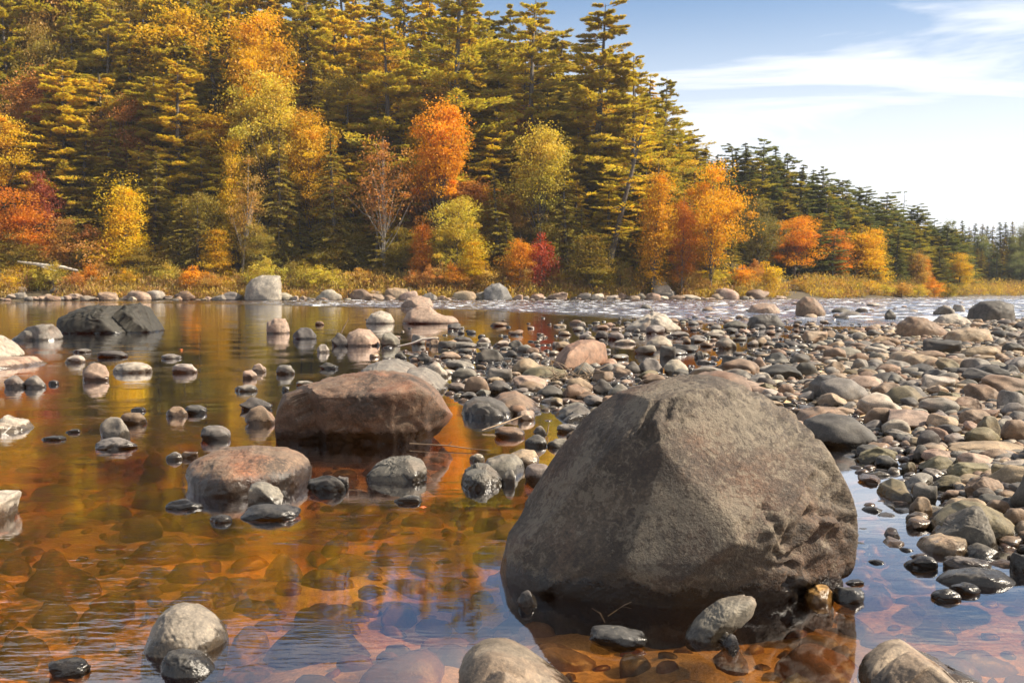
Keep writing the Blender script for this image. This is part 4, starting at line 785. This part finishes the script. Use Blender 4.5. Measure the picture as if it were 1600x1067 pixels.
def tree(kind, col, px, top, Y, width=None, label=None, var=None, rot=None, group=None, name=None, zoff=0.0, flip=False, noun=None, bottom=None):
    """px/top: crown axis and tip in the photo; Y: distance; width: crown width in photo pixels"""
    i = tree_i[0]; tree_i[0] += 1; st = SETS[kind]; tm_, cm_, H0 = st[(var if var is not None else i) % len(st)]
    X = (px-800)/FPX*Y; zg = float(terrain([X], [Y])[0]); zt = at(px, top, Y)[2]
    if bottom is not None: pass
    H = max(zt-zg, 1.0); s = H/H0
    nm = name or {'pine': 'pine_tree', 'spruce': 'conifer_tree', 'broad': 'broadleaf_tree', 'tall': 'broadleaf_tree', 'high': 'broadleaf_tree', 'sparse': 'birch_tree', 'lean': 'pine_tree', 'scrag': 'pine_tree', 'shrub': 'shrub'}[kind]
    o = bpy.data.objects.new(nm, None); COL.objects.link(o); o.location = (X, Y, zg-0.1)
    sx = s if width is None else s*1.0
    if width is not None:
        cw = 2*max(abs(cm_.vertices[0].co.x), 0.1)
        if cm_.name not in WID: 
            a = np.empty(len(cm_.vertices)*3, np.float32); cm_.vertices.foreach_get('co', a); a = a.reshape(-1, 3); WID[cm_.name] = np.percentile(np.hypot(a[:, 0], a[:, 1]), 92)*2
        sx = (width/FPX*Y)/WID[cm_.name]; sx = min(max(sx, s*0.55), s*2.2)
    o.scale = (sx, sx, s); o.rotation_euler = (0, 0, rot if rot is not None else (i*2.399) % 6.28)
    c = TCOL[col] if isinstance(col, str) else col; rr = np.random.RandomState(i+9)
    for nm2, me in (('trunk', tm_), ('crown' if nm != 'shrub' else 'foliage', cm_)):
        p = bpy.data.objects.new(nm2 if nm != 'shrub' or nm2 != 'trunk' else 'stem', me); COL.objects.link(p); p.parent = o
        p.color = jit(c, rr, 0.08)
    o['category'] = 'shrub' if nm == 'shrub' else 'tree'
    if group: o['group'] = group
    mid = (px, (top+455)/2)
    if label: o['label'] = label; TMARK.append((label if len(label.split()) < 7 else label, px, top))
    else: TREG.append((o, H/FPX, col, noun or nm.replace('_', ' '), px, top, mid[1]))
    return o
WID = {}
F_ = lambda **k: k
feat = [
 # front row, left to right
 ('broad', 'redorange', 28, 292, 128, 105, 'flame orange-red maple at the far left of the bank', 'the flame maple', dict(var=0)),
 ('high', 'gold', -5, 172, 134, 110, 'tall golden tree cut by the left edge, above the flame maple', 'the tall golden tree', dict(var=1)),
 ('shrub', 'rust', 135, 352, 126, 100, 'rust-red bush left of the slender yellow tree', 'the rust-red bush', dict(var=0)),
 ('tall', 'yellow', 195, 262, 127, 72, 'slender bright yellow tree with a thin bare trunk', 'the slender yellow tree', dict(var=0)),
 ('pine', 'pinegold', 100, 108, 139, 125, 'yellow-green pine behind the flame maple and rust bush', 'the yellow-green pine', dict(var=1)),
 ('pine', 'pine', 118, -95, 158, 230, 'tall broad pine rising out of view above the yellow-green pine', 'the tall broad pine', dict(var=0)),
 ('high', 'rust', 205, 140, 141, 90, 'rusty brown-orange tree between two pines on the left', 'the rusty tree', dict(var=2)),
 ('pine', 'pinegold', 285, 96, 138, 135, 'leafy-looking golden pine with pointed top left of the white-trunked tree', 'the pointed golden pine', dict(var=4)),
 ('sparse', 'tawny', 378, 252, 127, 75, 'leaning white-trunked birch with thin tawny crown', 'the leaning white birch', dict(var=0, rot=0.0)),
 ('high', 'gold', 285, 5, 152, 120, 'high golden crown behind the pointed golden pine', 'the high golden crown', dict(var=3)),
 ('high', (0.60, 0.34, 0.01), 420, 2, 146, 135, 'big yellow-orange maple high on the slope', 'the big yellow-orange maple', dict(var=4)),
 ('high', 'paleg', 425, 108, 138, 130, 'pale green glossy-leaved tree under the yellow-orange maple', 'the pale green tree', dict(var=1)),
 ('tall', 'yellow', 366, 214, 131, 50, 'small lemon-yellow sapling behind the white birch', 'the lemon sapling', dict(var=1)),
 ('high', 'gold', 490, 160, 137, 85, 'gold tree right of the pale green glossy tree', 'the gold tree', dict(var=2)),
 ('spruce', 'hemlock', 440, 190, 131, 85, 'dull olive hemlock right of the white birch', 'the dull olive hemlock', dict(var=2)),
 ('spruce', 'hemlock', 522, 196, 131, 80, 'second dull olive hemlock, left of the sparse rusty tree', 'the second hemlock', dict(var=0)),
 ('sparse', 'rust', 598, 195, 129, 105, 'sparse rusty-orange tree with thin pale trunk', 'the sparse rusty tree', dict(var=1)),
 ('high', 'orange', 690, 155, 133, 88, 'bright orange maple glowing in the middle of the forest', 'the bright orange maple', dict(var=0)),
 ('pine', 'pine', 600, 28, 143, 150, 'wide layered pine above the sparse rusty tree', 'the wide layered pine', dict(var=5)),
 ('pine', 'pine', 720, -60, 146, 170, 'layered pine with its top out of view above the orange maple', 'the layered pine', dict(var=2)),
 ('pine', 'pine', 835, -8, 148, 150, 'pine with a broken many-tipped top right of the layered pine', 'the many-tipped pine', dict(var=0)),
 ('pine', (0.40, 0.30, 0.05), 938, 6, 146, 155, 'tallest complete pine at the end of the high skyline', 'the tallest complete pine', dict(var=3)),
 ('pine', 'pine', 985, 85, 145, 120, 'pine under the right shoulder of the tallest complete pine', 'the shoulder pine', dict(var=2)),
 ('lean', 'pinegold', 940, 170, 134, 150, 'leaning golden pine with a dark bare slanting trunk', 'the leaning golden pine', dict(rot=0.0)),
 ('pine', 'pinedark', 1038, 118, 152, 95, 'ragged dark pine against the sky right of the tallest pine', 'the ragged dark pine', dict(var=5)),
 ('high', 'paleg', 845, 192, 134, 80, 'pale yellow-green tree with big glossy leaves before the dark pines', 'the pale yellow-green tree', dict(var=3)),
 ('shrub', 'red', 845, 345, 128, 48, 'small crimson maple beside an orange one at the forest foot', 'the small crimson maple', dict(var=1)),
 ('broad', 'orange', 812, 356, 127, 48, 'small orange maple left of the crimson one', 'the small orange maple', dict(var=2)),
 ('tall', 'redorange', 660, 332, 128, 38, 'thin dark orange sapling in shade under the bright orange maple', 'the dark orange sapling', dict(var=0)),
 ('broad', 'paleg', 715, 305, 129, 95, 'pale olive-green bushy tree right of the dark orange sapling', 'the pale olive bushy tree', dict(var=4)),
 ('tall', 'yellow', 740, 375, 127, 50, 'low yellow tree under the pale olive bushy tree', 'the low yellow tree', dict(var=1)),
 ('tall', (0.60, 0.30, 0.008), 1024, 235, 129, 55, 'narrow yellow-orange tree left of the red-orange one', 'the narrow yellow-orange tree', dict(var=0)),
 ('broad', 'redorange', 1066, 282, 130, 45, 'narrow red-orange tree left of the big two-tone maple', 'the narrow red-orange tree', dict(var=2)),
 ('broad', (0.60, 0.31, 0.008), 1110, 248, 132, 115, 'big two-tone maple, orange above and yellow below, by the gap', 'the big two-tone maple', dict(var=1)),
 ('shrub', 'orange', 1160, 405, 134, 42, 'little orange shrub at the right foot of the two-tone maple', 'the little orange shrub', dict(var=1)),
 ('tall', 'olive', 925, 365, 128, 70, 'low olive tree with yellow flecks before the leaning golden pine', 'the low olive tree', dict(var=1)),
 ('spruce', 'hemlock', 775, 265, 131, 70, 'olive hemlock left of the pale yellow-green tree', 'the olive hemlock', dict(var=3)),
 ('spruce', 'pinedark', 885, 250, 133, 80, 'dark hemlock right of the pale yellow-green tree', 'the dark hemlock', dict(var=2)),
 ('spruce', 'hemlock', 245, 235, 132, 70, 'shaded hemlock right of the slender yellow tree', 'the shaded hemlock', dict(var=1)),
 ('broad', 'olive', 315, 300, 129, 80, 'olive bushy tree left of the leaning white birch', 'the olive bushy tree', dict(var=4)),
 ('broad', 'crimson', 68, 240, 133, 50, 'dark crimson tree in the shade right of the flame maple', 'the dark crimson tree', dict(var=2)),
 # middle distance
 ('broad', (0.16, 0.13, 0.03), 1182, 308, 150, 75, 'round olive tree left of the orange riverside maple', 'the round olive tree', dict(var=1)),
 ('broad', (0.60, 0.25, 0.008), 1242, 336, 158, 92, 'broad orange maple leaning over the far riverside', 'the broad orange riverside maple', dict(var=4)),
 ('broad', 'redorange', 1300, 358, 163, 60, 'red-orange maple between the broad orange and golden ones', 'the red-orange riverside maple', dict(var=0)),
 ('tall', (0.64, 0.37, 0.01), 1340, 348, 166, 62, 'tall golden riverside tree right of the red-orange maple', 'the tall golden riverside tree', dict(var=0)),
 ('tall', (0.64, 0.39, 0.01), 1366, 356, 168, 46, 'rightmost gold tree of the riverside maple clump', 'the rightmost gold tree', dict(var=1)),
 ('spruce', (0.11, 0.11, 0.03), 1400, 362, 174, 52, 'olive-green conifer right of the golden riverside trees', 'the olive-green conifer', dict(var=1)),
 ('tall', 'tawny', 1430, 385, 178, 36, 'tawny slim tree beyond the olive-green conifer', 'the tawny slim tree', dict(var=0)),
 ('tall', 'orange', 1447, 404, 180, 18, 'slim orange spire tree low on the far shore', 'the slim orange spire', dict(var=1)),
 ('spruce', (0.12, 0.11, 0.03), 1467, 385, 186, 36, 'small green conifer left of last golden tree', 'the small green conifer', dict(var=0)),
 ('broad', (0.60, 0.38, 0.015), 1498, 394, 190, 40, 'last golden tree at the end of the wooded point', 'the last golden tree', dict(var=0)),
 ('scrag', 'farpine', 1410, 297, 200, 26, 'lone scraggy pine poking above the descending skyline', 'the lone scraggy pine', {}),
]
for kind, col, px, top, Y, wd, lab, mk, kw in feat:
    tree(kind, col, px, top, Y, wd, lab, **kw); TMARK[-1] = (mk, px, top)
# ordinary forest between and behind them
fr_ = np.random.RandomState(321)
SKY = [(-60, -230), (0, -190), (150, -150), (300, -90), (400, -70), (500, -60), (600, -30), (720, -40), (780, 30), (835, 20), (935, 60), (1000, 110), (1040, 150), (1075, 205), (1110, 232), (1140, 226), (1190, 217), (1225, 240), (1250, 256), (1285, 262), (1310, 282), (1350, 294),
       (1385, 302), (1410, 318), (1435, 320), (1460, 340), (1500, 348), (1600, 350), (1700, 352)]
def skyy(px): return np.interp(px, [s[0] for s in SKY], [s[1] for s in SKY])
def bg_tree(px, top, Y, **kw):
    k = 'pine' if fr_.rand() < 0.5 else 'spruce'
    return tree(k, kw.pop('col'), px, top, Y, group=kw.pop('group'), **kw)
# high left hill: rows stepping up the slope
for Y, step, lo in ((137, 44, 0.45), (142, 46, 0.60), (148, 44, 0.74), (155, 42, 0.88), (163, 38, 0.96), (172, 32, 1.02)):
    px = -90+fr_.uniform(0, 30)
    while px < 1110:
        s = skyy(px); top = 455-(455-s)*lo + fr_.uniform(-12, 25)
        if px > 1000: top = max(top, s+4)
        r = fr_.rand(); cands = ['pine', 'pinedark', 'hemlock', 'pinegold']; col = cands[fr_.choice(4, p=[.42, .18, .12, .28])]
        if r < 0.24 and lo < 0.95: tree('high', ['gold', 'olive', 'tawny', 'paleg', 'rust'][fr_.randint(5)], px, top+25, Y, fr_.uniform(70, 100), group='forest trees on the high left hillside')
        else: bg_tree(px, top, Y, col=col, width=fr_.uniform(95, 150), group='forest trees on the high left hillside')
        px += step*fr_.uniform(.8, 1.25)
# small trees and saplings in the shade of the front row
px = -10
while px < 1170:
    Y = float(shoreY((px-800)/FPX*125))+fr_.uniform(6, 11); r = fr_.rand(); top = fr_.uniform(315, 385)
    if r < 0.40: tree('spruce', 'hemlock', px, top-20, Y, fr_.uniform(45, 70), group='low trees along the forest edge')
    elif r < 0.75: tree('tall', ['olive', 'paleg', 'gold', 'tawny'][fr_.randint(4)], px, top, Y, fr_.uniform(40, 65), group='low trees along the forest edge')
    else: tree('broad', ['olive', 'gold', 'yellow', 'orange'][fr_.choice(4, p=[.5, .2, .2, .1])], px, top+15, Y, fr_.uniform(45, 70), group='low trees along the forest edge')
    px += fr_.uniform(22, 36)
# descending middle hill
skl = [(1075, 205), (1092, 232), (1118, 240), (1140, 226), (1163, 222), (1192, 216), (1208, 228), (1226, 240), (1250, 256), (1267, 264), (1283, 260), (1300, 282), (1316, 280), (1336, 290), (1352, 294), (1385, 300), (1435, 318), (1456, 344), (1478, 350)]
for px, top in skl: tree('spruce' if fr_.rand() < .35 else 'pine', 'farpine', px, top, 176+fr_.uniform(-3, 12)+max(0, px-1300)*0.12, fr_.uniform(60, 84), group='conifers on the descending middle hill')
for lo, dY in ((0.94, 2), (0.86, -4), (0.76, -7), (0.66, -10), (0.5, -16)):
    px = 1110.0
    while px < 1500:
        s = skyy(px); top = 455-(455-s)*lo+fr_.uniform(-4, 12)
        Y = 176+dY+max(0, px-1300)*0.16
        tree('spruce' if fr_.rand() < .4 else 'pine', ['farpine', 'farpine', 'pinedark'][fr_.randint(3)], px, top, Y, fr_.uniform(56, 80), group='conifers on the descending middle hill')
        px += fr_.uniform(15, 24)
# far end of the valley, hazy
for lo, Y in ((1.0, 262), (0.82, 250), (0.62, 240)):
    px = 1478.0
    while px < 1680:
        top = 460-(460-skyy(px))*lo+fr_.uniform(-5, 8)
        tree('spruce' if fr_.rand() < .75 else 'broad', ['farpine', 'farpine', 'olive'][fr_.randint(3)], px, top, Y, fr_.uniform(30, 46), group='hazy trees at the far end of the valley')
        px += fr_.uniform(8, 13)
print('trees', tree_i[0])

# undergrowth: shrubs one can tell apart, and the grassy brush as a mass
shc = ['tawny', 'gold', 'paleg', 'rust', 'olive', 'tawny', 'orange']
px = -15.0
while px < 1215:
    X0 = (px-800)/FPX*128; Y = float(shoreY(X0))+fr_.uniform(2.5, 8)
    tree('shrub', shc[fr_.choice(7, p=[.24, .18, .2, .1, .12, .1, .06])], px, fr_.uniform(398, 430), Y, fr_.uniform(34, 62), group='shrubs along the far bank', noun='shrub'); px += fr_.uniform(15, 26)
px = 1215.0
while px < 1500:
    X0 = (px-800)/FPX*155; Y = float(shoreY(X0))+fr_.uniform(3, 6)
    tree('shrub', shc[fr_.choice(7, p=[.28, .2, .2, .06, .1, .14, .02])], px, fr_.uniform(430, 444), Y, fr_.uniform(26, 40), group='shrubs along the far bank', noun='shrub'); px += fr_.uniform(20, 30)
gU = np.random.RandomState(9); nC = 3800
cx_ = np.where(gU.rand(nC) < .82, gU.uniform(-75, 95, nC), gU.uniform(85, 180, nC)); d_ = gU.uniform(0.8, 8.5, nC); cy_2 = shoreY(cx_)+d_; cz_ = terrain(cx_, cy_2)
keep = np.ones(nC, bool)
for bx, by in ((-30, 119.6), (-1.8, 123), (19.5, 130), (41, 149), (-57, 123)): keep &= ~((np.abs(cx_-bx) < 2.6) & (cy_2 < by+1.0))
cx_, cy_2, cz_, d_ = cx_[keep], cy_2[keep], cz_[keep], d_[keep]; nC = len(cx_)
per = 52; idx = np.repeat(np.arange(nC), per); n = nC*per; hh = gU.uniform(0.8, 3.0, nC)[idx]*(0.35+0.65*sstep(0, 4, d_[idx])); t = gU.rand(n)
P = np.stack([cx_[idx]+gU.normal(0, .5, n)*(0.5+t), cy_2[idx]+gU.normal(0, .5, n)*(0.5+t), cz_[idx]+hh*t], 1)
U = unit(gU.normal(0, .45, (n, 3))+np.array([0, 0, 1.0])); W_ = unit(np.cross(U, unit(gU.normal(size=(n, 3)))))
V, F = cards(P, U, W_, gU.uniform(.25, .6, n), gU.uniform(.05, .14, n))
cb = np.array([(0.36, 0.25, 0.07), (0.46, 0.32, 0.06), (0.27, 0.21, 0.06), (0.40, 0.22, 0.07), (0.55, 0.38, 0.05), (0.30, 0.16, 0.07)])[gU.randint(0, 6, nC)][idx]*gU.uniform(.7, 1.25, n)[:, None]
ug = link('undergrowth', mesh_np('undergrowth', V, F, M_LEAF, False, np.repeat(cb, 4, 0))); ug.color = (1, 1, 1, 1); tag(ug, 'tawny grass and brush growing along the far bank', kind='stuff')

# ------------------------------------------------------------------ driftwood, twigs
def branch(name, pts, rad, mat, label, cat, extra=()):
    a = Acc(); a.add(*tube(pts, rad, 7))
    for p, r_ in extra: a.add(*tube(p, r_, 5))
    o = link(name, a.mesh(name, mat)); tag(o, label, cat); return o
g = lambda x, y, Y: at(x, y, Y)
branch('driftwood_log', [g(28, 409, 124), g(50, 412, 124), g(75, 416, 123.5), g(98, 418, 123), g(122, 423, 123)], [.12, .2, .3, .26, .1], M_WOOD, 'bleached driftwood log lying on the far bank brush', 'log', [([g(60, 414, 124), g(72, 420, 123), g(90, 424, 122.5)], [.15, .12, .05])])
branch('stick', [g(622, 541, 20.6), g(645, 536, 20.6), g(660, 530, 20.6), g(680, 528, 20.6)], [.012, .02, .025, .016], M_WOOD, 'pale bent stick resting on small stones in midwater', 'stick')
branch('stick', [g(765, 640, 9.0)+np.array([0, -1.2, 0]), g(800, 675, 8.0), g(755, 672, 8.3)][:0] or [g(753, 672, 8.4), g(790, 660, 8.6), g(815, 650, 8.8)], [.004, .007, .004], M_TWIG, 'thin bare twig crossing the water before the dark trapezoid rock', 'stick')
branch('stick', [g(640, 693, 7.6), g(700, 696, 7.5), g(735, 701, 7.4), g(768, 704, 7.35)], [.006, .005, .004, .002], M_TWIG, 'thin twig floating right of the big reddish-brown boulder', 'stick', [([g(700, 696, 7.5), g(706, 690, 7.5)], [.004, .002])])
branch('stick', [g(533, 520, 27), g(545, 497, 27)], [.02, .008], M_TWIG, 'upright dry reed by the rounded pinkish boulder', 'reed')
branch('stick', [g(855, 678, 8.2), g(858, 660, 8.2)], [.006, .003], M_TWIG, 'small upright twig among the stones left of the huge boulder', 'stick')
branch('stick', [g(925, 950, 3.78), g(938, 958, 3.7), g(945, 972, 3.62)], [.002, .003, .002], M_TWIG, 'curled stem at the foot of the huge boulder', 'stem', [([g(950, 962, 3.66), g(975, 945, 3.74), g(1000, 934, 3.76)], [.002, .0015, .001])])
# tangle of dry grass and twigs caught on the spur
gt = np.random.RandomState(4); a = Acc()
for i in range(60):
    p0 = g(gt.uniform(850, 935), gt.uniform(585, 605), 13.2); d = gt.normal(size=3)*np.array([.35, .2, .12]); a.add(*tube([p0, p0+d*0.5+np.array([0, 0, .03]), p0+d], [.006, .005, .002], 4))
tag(link('twig_tangle', a.mesh('twig_tangle', M_TWIG)), 'tangle of dry twigs caught on stones of the spur', 'twigs', kind='stuff')
# fallen leaves
M_FALL = simple_mat('fallen_leaf', (0.45, 0.05, 0.02), (0.65, 0.22, 0.03), 3.0, rough=0.5)
for (px, py, lab) in ((1130, 588, 'fallen red leaf on cobbles right above the huge boulder'), (1350, 655, 'fallen red leaf in the puddle by the broad rounded boulder'), (283, 546, 'fallen red leaf floating on the calm left water'), (660, 792, 'fallen leaf floating before the rugged striped rock')):
    p = ground(px, py, 0.012); b_ = bmesh.new(); s = 0.016 + 0.0016*p[1]
    vs = [b_.verts.new((s*math.cos(t)*(1.0 if k % 2 == 0 else 0.5), s*math.sin(t)*(1.0 if k % 2 == 0 else 0.5), 0.12*s*math.sin(2*t))) for k, t in enumerate(np.linspace(0, 2*math.pi, 11)[:-1])]
    c = b_.verts.new((0, 0, 0.15*s)); [b_.faces.new((vs[k], vs[(k+1) % 10], c)) for k in range(10)]
    me = bpy.data.meshes.new('fallen_leaf'); b_.to_mesh(me); b_.free(); me.materials.append(M_FALL); o = link('fallen_leaf', me, loc=p); tag(o, lab, 'leaf')

# ------------------------------------------------------------------ labels of the many, from what stands beside them
ORD = ['', 'second-nearest ', 'third-nearest ', 'fourth-nearest ', 'fifth-nearest ', 'sixth-nearest ', 'seventh-nearest ', 'eighth-nearest ', 'ninth-nearest ', 'tenth-nearest '] + [w+'-nearest ' for w in 'eleventh twelfth thirteenth fourteenth fifteenth sixteenth seventeenth eighteenth nineteenth twentieth twenty-first twenty-second twenty-third twenty-fourth twenty-fifth twenty-sixth twenty-seventh twenty-eighth twenty-ninth thirtieth'.split()]
LANDMARKS = [l for l in LANDMARKS if l[0].startswith('the ')]
CW = {'grey': 'grey', 'brown': 'brown', 'tan': 'tan', 'pinkish': 'pinkish', 'dark': 'dark grey', 'pale': 'pale', 'charcoal': 'blackish', 'rust': 'rust-brown', 'olive': 'olive-brown'}
def rel(dx, dy, tree_=False):
    if abs(dx) > abs(dy)*1.6: return 'right of' if dx > 0 else 'left of'
    if tree_: return 'above' if dy < 0 else 'below'
    return 'behind' if dy < 0 else 'in front of'
buck = {}
for (ob, sz, fl, cn, shp, px, py, noun) in REG:
    lm = min(LANDMARKS, key=lambda l: math.hypot(l[1]-px, (l[2]-py)*1.5)); dx, dy = px-lm[1], (py-lm[2])*1.5
    szw = 'large ' if sz > 60 else ('small ' if sz < 22 else ''); fw = 'flat ' if fl < 0.33 else ''
    key = (f'{szw}{fw}{shp} {CW[cn]} {noun}', rel(dx, dy), lm[0]); buck.setdefault(key, []).append((math.hypot(dx, dy), ob))
for (d, r_, l), lst in buck.items():
    lst.sort(key=lambda t: t[0])
    for k, (_, ob) in enumerate(lst): ob['label'] = f'{ORD[min(k, 29)]}{d} {r_} {l}'
buck = {}
CT = {'pine': 'olive-gold', 'pinegold': 'golden-green', 'pinedark': 'dark', 'hemlock': 'dull olive', 'farpine': 'dark green', 'gold': 'golden', 'yellow': 'bright yellow', 'orange': 'orange', 'redorange': 'red-orange', 'red': 'red', 'rust': 'rusty', 'paleg': 'pale green', 'olive': 'olive', 'tawny': 'tawny', 'crimson': 'crimson'}
for (o, h_, col, noun, px, top, my) in TREG:
    lm = min(TMARK, key=lambda l: math.hypot(l[1]-px, (l[2]-top)*0.8)); dx, dy = px-lm[1], (top-lm[2])*0.8
    buck.setdefault((f'{CT[col]} {noun}', rel(dx, dy, True), lm[0]), []).append((math.hypot(dx, dy), o))
for (d, r_, l), lst in buck.items():
    lst.sort(key=lambda t: t[0])
    for k, (_, ob) in enumerate(lst): ob['label'] = f'{ORD[min(k, 29)]}{d} {r_} {l}'
